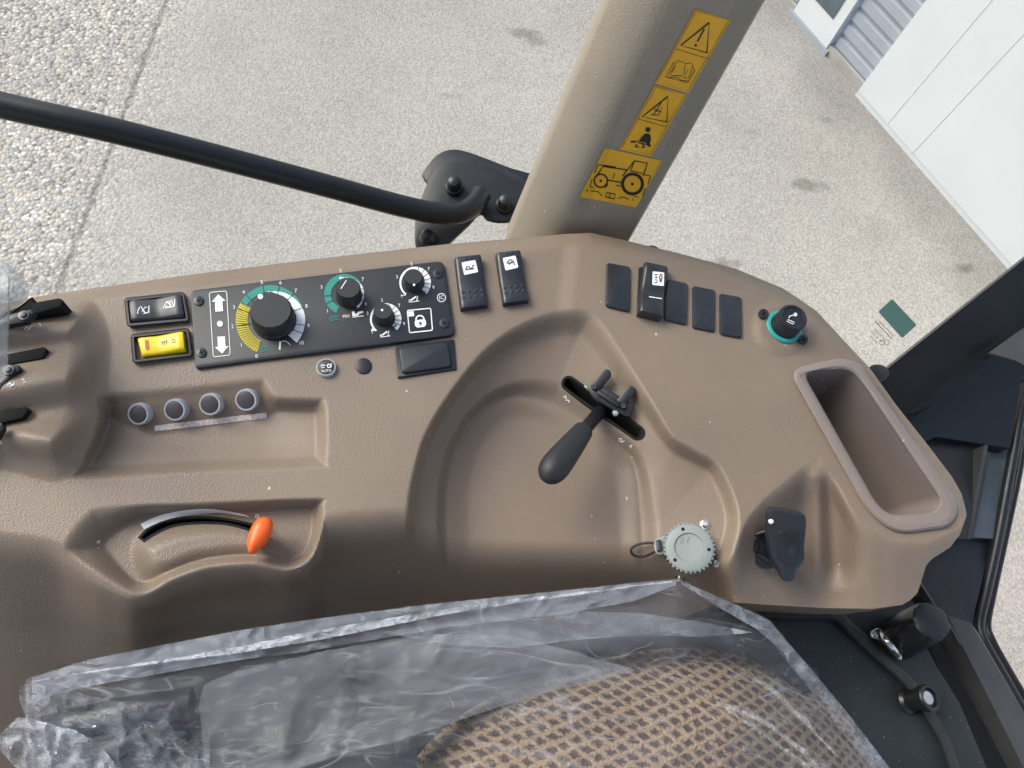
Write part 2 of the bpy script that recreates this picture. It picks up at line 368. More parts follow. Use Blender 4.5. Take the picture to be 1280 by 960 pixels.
def mat_film(name, op0, op1, col=(0.60, 0.66, 0.76), rough=0.22, scale=14, gl=0.5, bump=0.9, crease=1.0):
    """thin plastic film: milky haze (op0..op1) plus a glossy face whose bump gives crinkled glints"""
    m, nt = newmat(name); N = nt.nodes; Lk = nt.links
    out = N.new('ShaderNodeOutputMaterial'); t = N.new('ShaderNodeBsdfTransparent')
    b = N.new('ShaderNodeBsdfDiffuse'); b.inputs['Color'].default_value = (*col, 1)
    tl = N.new('ShaderNodeBsdfTranslucent'); tl.inputs[0].default_value = (*col, 1)
    m0 = N.new('ShaderNodeMixShader'); m0.inputs[0].default_value = 0.35; Lk.new(b.outputs[0], m0.inputs[1]); Lk.new(tl.outputs[0], m0.inputs[2])
    tc = N.new('ShaderNodeTexCoord')
    mp = N.new('ShaderNodeMapping'); mp.inputs['Rotation'].default_value = (0, 0, 0.35); mp.inputs['Scale'].default_value = (1, 2.6, 1); Lk.new(tc.outputs['Object'], mp.inputs[0])
    nz = N.new('ShaderNodeTexNoise'); nz.inputs['Scale'].default_value = scale*0.6; nz.inputs['Detail'].default_value = 4; nz.inputs['Distortion'].default_value = 0.8; Lk.new(mp.outputs[0], nz.inputs['Vector'])
    mr = N.new('ShaderNodeMapRange'); mr.inputs[1].default_value = 0.35; mr.inputs[2].default_value = 0.68; mr.inputs[3].default_value = op0; mr.inputs[4].default_value = op1; Lk.new(nz.outputs[0], mr.inputs[0])
    vo = N.new('ShaderNodeTexVoronoi'); vo.feature = 'F1'; vo.inputs['Scale'].default_value = scale*1.6
    nd = N.new('ShaderNodeTexNoise'); nd.inputs['Scale'].default_value = scale; nd.inputs['Detail'].default_value = 3; Lk.new(mp.outputs[0], nd.inputs['Vector'])
    vm = N.new('ShaderNodeVectorMath'); vm.operation = 'MULTIPLY_ADD'; Lk.new(nd.outputs['Color'], vm.inputs[0]); vm.inputs[1].default_value = (0.09, 0.09, 0.09); Lk.new(mp.outputs[0], vm.inputs[2]); Lk.new(vm.outputs[0], vo.inputs['Vector'])
    bp = N.new('ShaderNodeBump'); bp.inputs['Strength'].default_value = bump; bp.inputs['Distance'].default_value = 0.012
    Lk.new(vo.outputs['Distance'], bp.inputs['Height'])
    op = mr
    for sc_, wdt, amt, rot_ in ((scale*0.55, 0.010, 0.34, 0.5), (scale*1.4, 0.014, 0.22, -0.5)):
        mq = N.new('ShaderNodeMapping'); mq.inputs['Rotation'].default_value = (0, 0, rot_); mq.inputs['Scale'].default_value = (1, 3.0, 1); Lk.new(tc.outputs['Object'], mq.inputs[0])
        nc_ = N.new('ShaderNodeTexNoise'); nc_.inputs['Scale'].default_value = sc_; nc_.inputs['Detail'].default_value = 1.5; nc_.inputs['Distortion'].default_value = 0.4; Lk.new(mq.outputs[0], nc_.inputs['Vector'])
        a1 = N.new('ShaderNodeMath'); a1.operation = 'SUBTRACT'; Lk.new(nc_.outputs[0], a1.inputs[0]); a1.inputs[1].default_value = 0.5
        a2 = N.new('ShaderNodeMath'); a2.operation = 'ABSOLUTE'; Lk.new(a1.outputs[0], a2.inputs[0])
        a3 = N.new('ShaderNodeMapRange'); a3.inputs[1].default_value = wdt*0.1; a3.inputs[2].default_value = wdt; a3.inputs[3].default_value = amt*crease; a3.inputs[4].default_value = 0; Lk.new(a2.outputs[0], a3.inputs[0])
        nm = N.new('ShaderNodeTexNoise'); nm.inputs['Scale'].default_value = sc_*1.3; nm.inputs['Detail'].default_value = 2; Lk.new(mp.outputs[0], nm.inputs['Vector'])
        am = N.new('ShaderNodeMapRange'); am.inputs[1].default_value = 0.45; am.inputs[2].default_value = 0.62; Lk.new(nm.outputs[0], am.inputs[0])
        a5 = N.new('ShaderNodeMath'); a5.operation = 'MULTIPLY'; Lk.new(a3.outputs[0], a5.inputs[0]); Lk.new(am.outputs[0], a5.inputs[1])
        a4 = N.new('ShaderNodeMath'); a4.operation = 'ADD'; a4.use_clamp = True; Lk.new(op.outputs[0], a4.inputs[0]); Lk.new(a5.outputs[0], a4.inputs[1]); op = a4
    mx = N.new('ShaderNodeMixShader'); Lk.new(op.outputs[0], mx.inputs[0]); Lk.new(t.outputs[0], mx.inputs[1]); Lk.new(m0.outputs[0], mx.inputs[2])
    g = N.new('ShaderNodeBsdfGlossy'); g.inputs['Roughness'].default_value = 0.11; Lk.new(bp.outputs[0], g.inputs['Normal'])
    fr = N.new('ShaderNodeLayerWeight'); fr.inputs[0].default_value = 0.12*gl/0.5; Lk.new(bp.outputs[0], fr.inputs['Normal'])
    m3 = N.new('ShaderNodeMixShader'); Lk.new(fr.outputs['Fresnel'], m3.inputs[0]); Lk.new(mx.outputs[0], m3.inputs[1]); Lk.new(g.outputs[0], m3.inputs[2])
    Lk.new(m3.outputs[0], out.inputs[0])
    return m
def mat_fabric():
    m, nt = newmat('waffle_fabric'); N = nt.nodes; Lk = nt.links
    out = N.new('ShaderNodeOutputMaterial'); b = N.new('ShaderNodeBsdfPrincipled'); Lk.new(b.outputs[0], out.inputs[0])
    tc = N.new('ShaderNodeTexCoord'); mp = N.new('ShaderNodeMapping'); Lk.new(tc.outputs['Object'], mp.inputs[0])
    mp.inputs['Rotation'].default_value = (0, 0, math.radians(-18)); mp.inputs['Scale'].default_value = (1, 1, 0.001)
    sx = N.new('ShaderNodeSeparateXYZ'); Lk.new(mp.outputs[0], sx.inputs[0])
    fx = N.new('ShaderNodeMath'); fx.operation = 'MULTIPLY'; Lk.new(sx.outputs[0], fx.inputs[0]); fx.inputs[1].default_value = 1/0.0110
    fy = N.new('ShaderNodeMath'); fy.operation = 'MULTIPLY'; Lk.new(sx.outputs[1], fy.inputs[0]); fy.inputs[1].default_value = 1/0.0094
    sh = N.new('ShaderNodeMath'); sh.operation = 'MULTIPLY_ADD'; Lk.new(fy.outputs[0], sh.inputs[0]); sh.inputs[1].default_value = 0.5; Lk.new(fx.outputs[0], sh.inputs[2])
    cb = N.new('ShaderNodeCombineXYZ'); Lk.new(sh.outputs[0], cb.inputs[0]); Lk.new(fy.outputs[0], cb.inputs[1])
    # jitter so that the weave is not a perfect lattice
    nj = N.new('ShaderNodeTexNoise'); nj.inputs['Scale'].default_value = 260; nj.inputs['Detail'].default_value = 2; Lk.new(tc.outputs['Object'], nj.inputs['Vector'])
    jm = N.new('ShaderNodeVectorMath'); jm.operation = 'MULTIPLY_ADD'; Lk.new(nj.outputs['Color'], jm.inputs[0]); jm.inputs[1].default_value = (0.68, 0.68, 0); Lk.new(cb.outputs[0], jm.inputs[2])
    vo = N.new('ShaderNodeTexVoronoi'); vo.voronoi_dimensions = '2D'; vo.inputs['Scale'].default_value = 1.0; vo.inputs['Randomness'].default_value = 0.15; vo.distance = 'CHEBYCHEV'; Lk.new(jm.outputs[0], vo.inputs['Vector'])
    cr = N.new('ShaderNodeValToRGB'); e = cr.color_ramp.elements; e[0].position = 0.20; e[0].color = (0.115, 0.078, 0.066, 1); e[1].position = 0.40; e[1].color = (0.43, 0.32, 0.215, 1)
    Lk.new(vo.outputs['Distance'], cr.inputs[0])
    nf = N.new('ShaderNodeTexNoise'); nf.inputs['Scale'].default_value = 900; nf.inputs['Detail'].default_value = 3; Lk.new(tc.outputs['Object'], nf.inputs['Vector'])
    mf = N.new('ShaderNodeMapRange'); mf.inputs[1].default_value = 0.3; mf.inputs[2].default_value = 0.7; mf.inputs[3].default_value = 0.7; mf.inputs[4].default_value = 1.3; Lk.new(nf.outputs[0], mf.inputs[0])
    s1 = N.new('ShaderNodeVectorMath'); s1.operation = 'SCALE'; Lk.new(cr.outputs[0], s1.inputs[0]); Lk.new(mf.outputs[0], s1.inputs['Scale']); Lk.new(s1.outputs[0], b.inputs['Base Color'])
    b.inputs['Roughness'].default_value = 0.9; b.inputs['Specular IOR Level'].default_value = 0.2
    ad = N.new('ShaderNodeMath'); ad.operation = 'MULTIPLY_ADD'; Lk.new(nf.outputs[0], ad.inputs[0]); ad.inputs[1].default_value = 0.3
    mr = N.new('ShaderNodeMapRange'); mr.inputs[1].default_value = 0.1; mr.inputs[2].default_value = 0.5; Lk.new(vo.outputs['Distance'], mr.inputs[0]); Lk.new(mr.outputs[0], ad.inputs[2])
    bp = N.new('ShaderNodeBump'); bp.inputs['Strength'].default_value = 0.9; bp.inputs['Distance'].default_value = 0.003; Lk.new(ad.outputs[0], bp.inputs['Height']); Lk.new(bp.outputs[0], b.inputs['Normal'])
    return m
ZG = -1.9
M_con = mat_leather('beige_console_plastic', (0.212, 0.163, 0.122), 0.44)
M_pil = mat_leather('beige_pillar_plastic', (0.30, 0.255, 0.205), 0.5, 700, 0.35)
M_bin = mat_leather('taupe_bin_plastic', (0.215, 0.178, 0.162), 0.42, 900, 0.2)
M_pan = mat('panel_black', (0.016, 0.018, 0.024), 0.5, bump=(1500, 0.15, 0.0003), var=0.1, varscale=60)
M_blk = mat('black_plastic', (0.014, 0.015, 0.019), 0.40, bump=(900, 0.2, 0.0003), var=0.12, varscale=50, roughvar=0.06)
M_swi = mat('switch_black', (0.020, 0.023, 0.030), 0.36, bump=(1200, 0.15, 0.0003), var=0.12, varscale=90, roughvar=0.05)
M_knob = mat('knob_black', (0.018, 0.018, 0.021), 0.55, bump=(900, 0.2, 0.0003), var=0.1)
M_paint = mat('black_paint', (0.009, 0.010, 0.0125), 0.38, bump=(700, 0.10, 0.0003), var=0.12, varscale=25, roughvar=0.04)
M_void = mat('dark_hollow', (0.006, 0.006, 0.006), 0.9, var=0.1)
M_mat = mat('black_floor_mat', (0.015, 0.019, 0.020), 0.42, bump=(500, 0.4, 0.0006), var=0.45, varscale=9, roughvar=0.1, speck=(300, 0.70, (0.20, 0.19, 0.17)))
M_rub = mat('ribbed_rubber', (0.020, 0.022, 0.024), 0.6, bump=(350, 0.6, 0.001), var=0.25, varscale=40, speck=(300, 0.74, (0.16, 0.15, 0.14)))
M_wht = mat('white_print', (0.80, 0.81, 0.82), 0.6, var=0.04)
M_gre = mat('green_print', (0.02, 0.24, 0.19), 0.6, var=0.05)
M_yel = mat('yellow_print', (0.62, 0.52, 0.04), 0.6, var=0.05)
M_yrk = mat('yellow_rocker', (0.80, 0.58, 0.005), 0.33, var=0.05, varscale=120)
M_red = mat('red_print', (0.50, 0.10, 0.01), 0.4, var=0.05)
M_stk = mat('sticker_yellow', (0.80, 0.42, 0.02), 0.45, var=0.06, varscale=60)
M_ink = mat('black_ink', (0.015, 0.012, 0.012), 0.6, var=0.05)
M_lgr = mat('light_grey_plastic', (0.36, 0.37, 0.39), 0.45, var=0.06)
M_cap = mat('button_dark_cap', (0.05, 0.045, 0.05), 0.5, var=0.1)
M_soc = mat('grey_socket_plastic', (0.21, 0.24, 0.235), 0.5, bump=(700, 0.2, 0.0004), var=0.06)
M_met = mat('zinc', (0.62, 0.62, 0.60), 0.25, metal=1.0, var=0.1, roughvar=0.1, bump=(300, 0.2, 0.0004))
M_dmt = mat('dark_steel', (0.10, 0.10, 0.11), 0.35, metal=0.8, var=0.1)
M_ora = mat('orange_plastic', (0.83, 0.12, 0.012), 0.38, bump=(600, 0.1, 0.0003), var=0.04)
M_tea = mat('teal_ring', (0.03, 0.30, 0.28), 0.3, var=0.05)
M_tag = mat('worn_white_strip', (0.62, 0.53, 0.50), 0.7, var=0.35, varscale=420)
M_sgr = mat('green_glass_print', (0.15, 0.31, 0.28), 0.4, var=0.05)
M_wall = mat('white_cladding', (0.64, 0.66, 0.67), 0.5, var=0.03, varscale=3)
M_cor = mat('blue_grey_cladding', (0.33, 0.36, 0.40), 0.5, var=0.05, varscale=6)
M_dgl = mat('door_glass', (0.10, 0.13, 0.15), 0.3, var=0.25, varscale=9)
M_conc = mat('concrete_plinth', (0.33, 0.31, 0.29), 0.85, var=0.12, varscale=12)
M_gls = mat_glass()
M_fab = mat_fabric()
M_brf = mat('blue_grey_reflection', (0.085, 0.105, 0.12), 0.4, var=0.1, varscale=30)
M_sill = mat('satin_grey_sill', (0.055, 0.055, 0.058), 0.42, var=0.12, varscale=40, bump=(600, 0.15, 0.0004))
M_film = mat_film('clear_film', 0.05, 0.15, gl=0.6, scale=11, bump=0.8)
M_veil = mat_film('milky_film', 0.18, 0.38, col=(0.58, 0.61, 0.67), scale=10, gl=0.6, bump=0.6, crease=0.8)
M_crk = mat_film('crinkled_film', 0.15, 0.75, col=(0.80, 0.84, 0.92), scale=45, gl=0.8, bump=1.0)
M_roof = mat('added_roof_lining', (0.52, 0.46, 0.39), 0.8, var=0.05)

# ------------------------------------------------------------------ console surface (heights in metres, features placed in photo pixels)
TOP = [(-320,420),(-60,384),(0,380),(45,371),(110,361),(240,343),(400,323),(560,305),(655,297),(700,293),(738,291),(775,299),(850,317),(920,336),(980,361),(1020,388),(1060,431),(1088,461),(1120,506),(1155,550),(1190,596),(1202,617),(1208,640)]
BOT = [(-320,1080),(-60,990),(300,960),(420,900),(560,840),(845,775),(905,752),(960,756),(1030,760),(1090,761),(1128,756),(1138,750),(1147,741),(1158,706),(1166,698),(1188,684),(1200,668),(1208,645)]
T1 = crom([(516,735),(505,700),(508,640),(515,595),(532,540),(568,482),(610,432),(655,402),(700,387),(735,388),(757,408),(788,456),(820,508),(843,545),(872,562),(902,583),(925,640),(918,690),(900,735),(885,900),(530,900)], 4)
T2 = crom([(562,900),(560,700),(557,640),(562,585),(580,540),(606,510),(640,496),(680,502),(720,522),(760,550),(788,574),(797,602),(800,650),(803,715),(805,900)], 4)
THR = crom([(128,632),(250,628),(396,622),(405,632),(404,668),(392,700),(362,715),(320,708),(262,712),(215,728),(180,745),(150,742),(105,718),(76,690),(88,662),(108,640)], 4)
ISL = crom([(175,680),(215,658),(270,650),(320,655),(345,680),(352,700),(300,700),(250,706),(205,722),(180,712)], 4)
BUT = crom([(119,494),(128,488),(250,476),(326,467),(338,474),(350,492),(398,493),(409,500),(410,575),(400,586),(250,592),(95,600),(93,590),(108,560),(122,520)], 4)
BUL = crom([(-80,360),(40,372),(100,374),(122,392),(134,430),(131,480),(130,520),(112,562),(88,590),(60,597),(0,582),(-80,580)], 4)
RIDGE = [(-320,668),(-60,672),(0,684),(60,695),(76,700),(120,730),(165,750),(185,744),(220,726),(262,712),(320,708),(362,715),(395,700),(404,672),(415,655),(440,655),(500,658),(515,664),(525,697),(600,700),(700,697),(800,694),(830,705),(880,722),(905,715),(918,690),(930,652),(955,622),(985,598),(1006,580),(1021,570),(1036,584),(1052,612),(1070,645),(1090,664),(1120,677),(1160,678),(1210,655)]
SLOT_G = rrect([(702,470),(712,466),(806,536),(805,549),(794,549),(702,484)], 7)
_c = [(705.5,477.5),(799.5,540)]
def capsule(a, b, r, n=8):
    a = np.array(a, float); b = np.array(b, float); t = (b-a)/np.linalg.norm(b-a); th = math.atan2(t[1], t[0]); out = []
    for k in range(n+1): an = th-math.pi/2+math.pi*k/n; out.append(b+r*np.array([math.cos(an), math.sin(an)]))
    for k in range(n+1): an = th+math.pi/2+math.pi*k/n; out.append(a+r*np.array([math.cos(an), math.sin(an)]))
    return np.array(out)
SLOT_G = capsule((711,479),(797,541), 9.5)
_up = crom([(172,672),(187,658),(213,648),(250,645),(287,648),(320,655)], 4, False); _lo = crom([(318,666),(287,657),(253,655),(220,658),(197,667),(180,678)], 4, False)
SLOT_T = np.array(list(_up)+list(_lo))
BIN_O = rrect([(985,462),(1050,447),(1076,455),(1200,632),(1190,658),(1120,668),(1085,640)], [22,30,30,26,26,30,30], 7)
BIN_I = rrect([(1003,464),(1062,461),(1078,478),(1178,627),(1165,642),(1112,644),(1095,628)], [16,16,20,14,14,22,22], 7)
BASE = [(-60,672),(0,684),(60,690),(100,692),(250,690),(330,680),(400,668),(420,660),(500,655),(700,660),(800,664),(860,680),(900,700),(1210,700)]
LIP = [(-60,672),(0,684),(60,692),(76,697),(120,730),(165,751),(185,746),(220,727),(262,712),(320,708),(362,714),(392,702),(404,668),(420,640),(1210,600)]
def smooth_interp(pts, X, w):
    return sum(interp(pts, X+o*w)*k for o, k in ((-1.5, .1), (-0.75, .2), (0, .4), (0.75, .2), (1.5, .1)))
def hcon(X, Y):
    X = np.asarray(X, float); Y = np.asarray(Y, float)
    h = np.zeros(X.shape)
    # rolled back edge
    yt = interp(TOP, X); dE = Y-yt
    # distance roughly perpendicular on the steep right side
    dx = np.where(X > 1000, 0.62, np.where(X > 900, 0.85, 1.0)); dE = dE*dx
    h -= 0.010*(1-ss(dE, 0, 20))**1.5
    # bulge with three lobes on the left
    b = sd(BUL, X, Y)
    lob = 0.55+0.45*np.exp(-((X-(92-(Y-385)*0.22))**2)/3200.0)
    l3 = 0.5+0.5*np.cos((Y-392+0.15*(X-80))*2*math.pi/80.0)
    h += 0.034*(ss(b, -6, 50)**0.8)*(0.55+0.45*l3*ss(b, 0, 50))
    # recess of the four buttons
    d = sd(BUT, X, Y)
    crease = interp([(95,505),(120,507),(150,528),(190,545),(250,537),(335,520),(345,515),(410,515)], X)
    ycr = interp([(90,494),(128,488),(330,470),(345,492),(410,495)], X)
    t = np.clip((Y-ycr)/(crease-ycr+1e-6), 0, 1)
    deep = 0.020*(ss(t, 0.0, 1.0)*0.35+t*0.65)
    sidef = ss(d, 0, 17)
    floor_up = ss(Y, 545, 592)*0.010
    h -= np.where(d > 0, sidef*(deep-floor_up)*(1-0.3*ss(X, 322, 410)), 0)
    # throttle recess
    d = sd(THR, X, Y); wl = 6+(1-ss(X, 110, 190))*36
    rec = ss(d, 0, 1*wl+10)*0.021
    isl = ss(sd(ISL, X, Y), -12, 22)*0.013
    h -= np.where(d > 0, rec-np.minimum(isl, rec), 0)
    # deep tray
    d1 = sd(T1, X, Y); d2 = sd(T2, X, Y)
    u = np.where(d1 > 0, d1/(d1+np.maximum(-d2, 0)+1e-6), 0)
    wr = ss(X, 775, 835)*ss(Y, 540, 590)
    pa = ss(u, 0, 0.30)*0.30+u*0.5+ss(u, 0.72, 1)*0.20
    pb = ss(d1, 0, 20)*0.30+u*0.50+ss(u, 0.80, 1.0)*0.20
    prof = pa*(1-wr)+pb*wr
    D = 0.046
    h -= np.where(d1 > 0, D*prof, 0)
    h -= np.where(d2 > 0, 0.006*ss(d2, 0, 30), 0)
    # front face: a steep plane joined to the top with a rounded ridge; the throttle pocket's lip bulges out of it
    left = 1-ss(X, 895, 935)
    kL = 0.00135
    yb = smooth_interp(BASE, X, 18); yl = smooth_interp(LIP, X, 9)
    g = Y-yl; bul = kL*np.maximum(yl-yb, 0)
    hf = -kL*(Y-yb)+bul*np.exp(-np.maximum(g, 0)/60.0)+0.012*np.exp(-((Y-yb)/22.0)**2)*0
    rr_ = 0.032
    dd = np.clip(0.5+0.5*(hf-h)/rr_, 0, 1)
    hl = hf*(1-dd)+h*dd-rr_*dd*(1-dd)
    yr = smooth_interp(RIDGE, X, 5); gR = np.maximum(Y-yr, 0)
    h = h*(1-left)+hl*left
    right = 1-left
    h -= right*0.070*(1-np.exp(-(gR**1.4)/(gR**0.4+14)/38.0))*1.0
    rib = np.exp(-((X-1022-(Y-640)*0.02)**2)/(2*8.0**2))*ss(Y, 572, 600)*(1-ss(Y, 700, 745))
    h += right*rib*0.009
    # concave scoop right of the rib and left of it
    h -= right*0.010*np.exp(-((X-985)**2)/(2*22.0**2))*ss(gR, 5, 60)*(1-ss(Y, 705, 740))
    h -= right*0.008*np.exp(-((X-1050)**2)/(2*14.0**2))*ss(gR, 5, 40)*(1-ss(Y, 705, 740))
    # lip just under the storage bin
    # collar of the lighter
    c = np.sqrt((X-980)**2+((Y-409)*1.1)**2)
    h += 0.003*(1-ss(c, 26, 44))
    # faint panel step between left and right halves near the pillar
    h += 0.0025*ss(X-(715-(Y-300)*0.1), -14, 14)*(1-ss(Y, 380, 480))
    h += 0.0012*np.sin(X*0.021+1.3)*np.sin(Y*0.017+0.4)*0.6
    return h
def hc(px, py): return float(hcon(np.array([px]), np.array([py]))[0])
def con(px, py, off=0.0):
    return P(px, py, hc(px, py)+off)
def conn(px, py, d=5):
    a = con(px-d, py); b = con(px+d, py); c = con(px, py-d); e = con(px, py+d)
    n = np.cross(b-a, c-e); n /= np.linalg.norm(n); return n if n[2] > 0 else -n
def conplane(px, py, off=0.0):
    o = con(px, py); n = conn(px, py); p = Plane(o, o+np.array([1.0, 0, -n[0]/n[2]]), o+np.array([0, 1.0, -n[1]/n[2]])); p.o = p.o+p.n*off; return p

console = thing('side_console', 'beige moulded tractor cab side console with switches, dials, gear lever and storage bin', 'console', P(600, 560, -0.3))
def build_console():
    xs = np.concatenate([np.arange(-320, -60, 5.0), np.arange(-60, 900, 2.2), np.arange(900, 1120, 1.8), np.arange(1120, 1190, 1.3), np.linspace(1190, 1208, 26)])
    nr = 330; t = np.linspace(0, 1, nr)
    # denser rows at the rolled edge
    X = np.repeat(xs[:, None], nr, 1)
    yt = interp(TOP, xs)[:, None]; yb = interp(BOT, xs)[:, None]
    Y = yt+(yb-yt)*t[None, :]
    Z = hcon(X, Y)
    dirs = (RW @ np.stack([X.ravel()-640, 480-Y.ravel(), np.full(X.size, -F)])).T
    tt = (Z.ravel()-H)/dirs[:, 2]; V = CAM+dirs*tt[:, None]
    nx = len(xs); idx = np.arange(nx*nr).reshape(nx, nr)
    q = np.stack([idx[:-1, :-1], idx[:-1, 1:], idx[1:, 1:], idx[1:, :-1]], -1).reshape(-1, 4)
    cx = X.ravel()[q].mean(1); cy = Y.ravel()[q].mean(1)
    kill = (sd(inset(SLOT_G, 2), cx, cy) > 0)|(sd(inset(SLOT_T, 2), cx, cy) > 0)|(sd(inset(BIN_I, -4), cx, cy) > 0)
    q = q[~kill]
    mb = MB(); mb.v = [tuple(p) for p in V]; mb.f = [tuple(int(a) for a in r) for r in q]; mb.m = [0]*len(mb.f)
    # skirts going down behind the edges
    for col in (0, nr-1):
        ring = V[idx[:, col]]; low = ring+np.array([0, -0.0, -0.09 if col == 0 else -0.05]); mid = ring+np.array([0, 0.0, -0.004])
        n = len(ring); v = list(ring)+list(low); f = []
        for i in range(n-1): f.append((i, i+1, n+i+1, n+i) if col == 0 else (i+1, i, n+i, n+i+1))
        mb.add(v, f)
    finish('moulded_shell', mb, M_con, console, smooth=60)
build_console()

# slots: black bezel ring and hollow below
def slot(name, poly, depth, **k):
    mb = MB(); n = len(poly)
    ins = inset(poly, 3.0)
    a = [con(x, y, 0.0006) for x, y in poly]; b = [con(x, y, 0.0006) for x, y in ins]; c = [p-np.array([0, 0, depth]) for p in b]
    z0 = [p-np.array([0, 0, 0.003]) for p in a]
    v, f = loft([z0, a, b, c]); mb.add(v, f)
    return finish(name, mb, M_void, console, **k)
slot('gear_lever_slot', SLOT_G, 0.03)
slot('throttle_slot', SLOT_T, 0.02)

# ------------------------------------------------------------------ storage bin
def build_bin():
    pl = ZP(0.003)
    bin_ = finish('storage_bin', MB().add(*loft([[P(x, y, 0.0035-0.012) for x, y in inset(BIN_O, -1)], [P(x, y, 0.0025) for x, y in BIN_O],
        [P(x, y, 0.0048) for x, y in inset(BIN_O, 3)], [P(x, y, 0.0048) for x, y in inset(BIN_I, -5)] if False else [P(x, y, 0.0052) for x, y in inset(BIN_O, 8)]], cap1=False)), M_bin, console)
    # join rim to the inside wall by resampling both outlines to the same count
    def resample(poly, n, start):
        p = np.vstack([poly, poly[:1]]); L = np.r_[0, np.cumsum(np.linalg.norm(np.diff(p, axis=0), axis=1))]
        i0 = np.argmin(np.linalg.norm(poly-np.array(start), axis=1)); s0 = L[i0]
        s = (s0+np.arange(n)/n*L[-1]) % L[-1]
        return np.stack([np.interp(s, L, p[:, 0]), np.interp(s, L, p[:, 1])], 1)
    n = 120; A = resample(inset(BIN_O, 8), n, (1000, 462)); B = resample(BIN_I, n, (1010, 467))
    A = np.array([min(A, key=lambda q: np.linalg.norm(q-b)) for b in B]) if False else A
    wallx = [P(x, y, 0.0) for x, y in B]
    cen = np.mean(wallx, axis=0)
    def down(dz, s): return [cen+(np.array([w[0], w[1], 0])-np.array([cen[0], cen[1], 0]))*s*np.array([1, 1, 0])+np.array([0, 0, dz-cen[2]]) for w in wallx]
    rings = [[P(x, y, 0.0052) for x, y in A], [P(x, y, 0.0048) for x, y in inset(B, -3)], [P(x, y, 0.0030) for x, y in inset(B, -0.5)], down(-0.002, 0.99), down(-0.075, 0.93), down(-0.085, 0.89), down(-0.088, 0.8)]
    finish('bin_cavity', MB().add(*loft(rings)), M_bin, bin_)
build_bin()
# ------------------------------------------------------------------ devices
def flatdisc(px, py, r, surf, off, th, seg=28): 
    return slab(circ(px, py, r, seg), surf, th, bev=min(1.2, r*0.3), off=off)
def screw(parent, px, py, r, surf, off, m=M_swi, name='screw'):
    mb = MB(); mb.add(*slab(circ(px, py, r, 24), surf, 0.002, bev=1.0, off=off))
    s = finish(name, mb, m, parent)
    pr = Print().set((px, py), 1, 20); k = r*0.55
    pr.line([(-k, 0), (k, 0)], r*0.22); pr.line([(0, -k), (0, k)], r*0.22)
    pr.build('cross_recess', surf, M_void, s, off+0.00015)
    return s

# control panel
pp = ZP(0.0045)
PANEL = rrect([(237.4,362.5),(554.6,325),(569,418.5),(243.5,460.5)], [7,9,8,6], 5)
panel = finish('control_panel', MB().add(*slab(PANEL, pp, 0.007, bev=2.2)), M_pan, console)
ANG = 7.0
def Z2(x, y): return (x/3.556+220, y/3.556+320)
for p in ((100,197),(112,428),(1165,76),(1193,297)):
    x, y = Z2(*p); screw(panel, x, y, 6.3, pp, 0.0012)
# arrows box
w = Print(); box = rrect([Z2(148,162), Z2(225,155), Z2(241,440), Z2(166,449)], 3, 4); w.set((0,0),1); w.ex=np.array([1,0]); w.ey=np.array([0,1])
w.line(list(box), 0.9, True)
for tip, dr in ((Z2(188,170), -1), (Z2(205,434), 1)):
    w.set(tip, 1, 0); w.ex = np.array([0.998, -0.07]); w.ey = np.array([0.055*dr, dr*1.0])
    # arrow pointing along -ey from tip
    w.poly([(0,0),(-8.6,-8.8),(-4.8,-8.8),(-4.8,-21.5),(4.8,-21.5),(4.8,-8.8),(8.6,-8.8)])
w.set(Z2(195,301), 1, ANG).disc((0,0), 3.7)
w.build('arrow_symbols', pp, M_wht, panel)
def dial(cx, cy, R, segs, knob, kr, hgt, nums, mark, kname='knob'):
    """segs: (material key, r0, r1, a0, a1)"""
    prs = {}
    for key, r0, r1, a0, a1 in segs:
        pr = prs.setdefault(key, Print().set((cx, cy), R, ANG)); pr.arc((0,0), r0, r1, a0, a1)
    for key, pr in prs.items():
        pr.build({'w': 'white_scale', 'g': 'green_scale', 'y': 'yellow_scale'}[key], pp, {'w': M_wht, 'g': M_gre, 'y': M_yel}[key], panel, 0.00035 if key != 'w' else 0.0005)
    w = Print().set((cx, cy), R, ANG)
    for s, a, rr, sz in nums: w.text(s, (rr*math.sin(math.radians(a)), rr*math.cos(math.radians(a))), sz)
    w.build('scale_numbers', pp, M_wht, panel)
    bx, by = knob
    s = mpp(cx, cy); r = kr*s
    fr = frame(bx, by, 0.0045)
    mb = MB(); prof = [(r*1.05, 0), (r*1.05, hgt*0.15), (r*1.0, hgt*0.2), (r*0.97, hgt*0.9), (r*0.9, hgt)]
    mb.add(*lathe(fr, prof, 48, mod=(lambda a, rr, z: 1+0.012*math.cos(24*a)) if z_grip else None))
    k = finish(kname, mb, M_knob, panel)
    tp = ZP(0.0045+hgt); q = Print().set(mark[0], 1, 0)
    if len(mark) == 2 and mark[1] == 'dot': q.disc((0,0), kr*0.13)
    else: q.line([(0,0), mark[1]], 1.1)
    q.build('pointer_mark', tp, M_wht, k, 0.0003)
    return k
z_grip = True
cx, cy = Z2(420, 284); RB = 43.4
import math as _m
segs = [('y', 0.66, 1.0, -150, -53), ('g', lambda t: 0.80+0.16*max(0, t-0.35)/0.65, 1.0, -51, 88), ('w', lambda t: 0.83-0.17*min(1, t*2.5), lambda t: 0.80+0.20*min(1, t*1.6), 2, 138)]
nums = [(str(n), a, 1.11 if n else 1.12, 0.15) for n, a in ((0,-152),(1,-124),(2,-93),(3,-64),(4,-37),(5,-6),(6,22),(7,48),(8,76),(9,106),(10,134))]
tick = Print().set((cx, cy), RB, ANG)
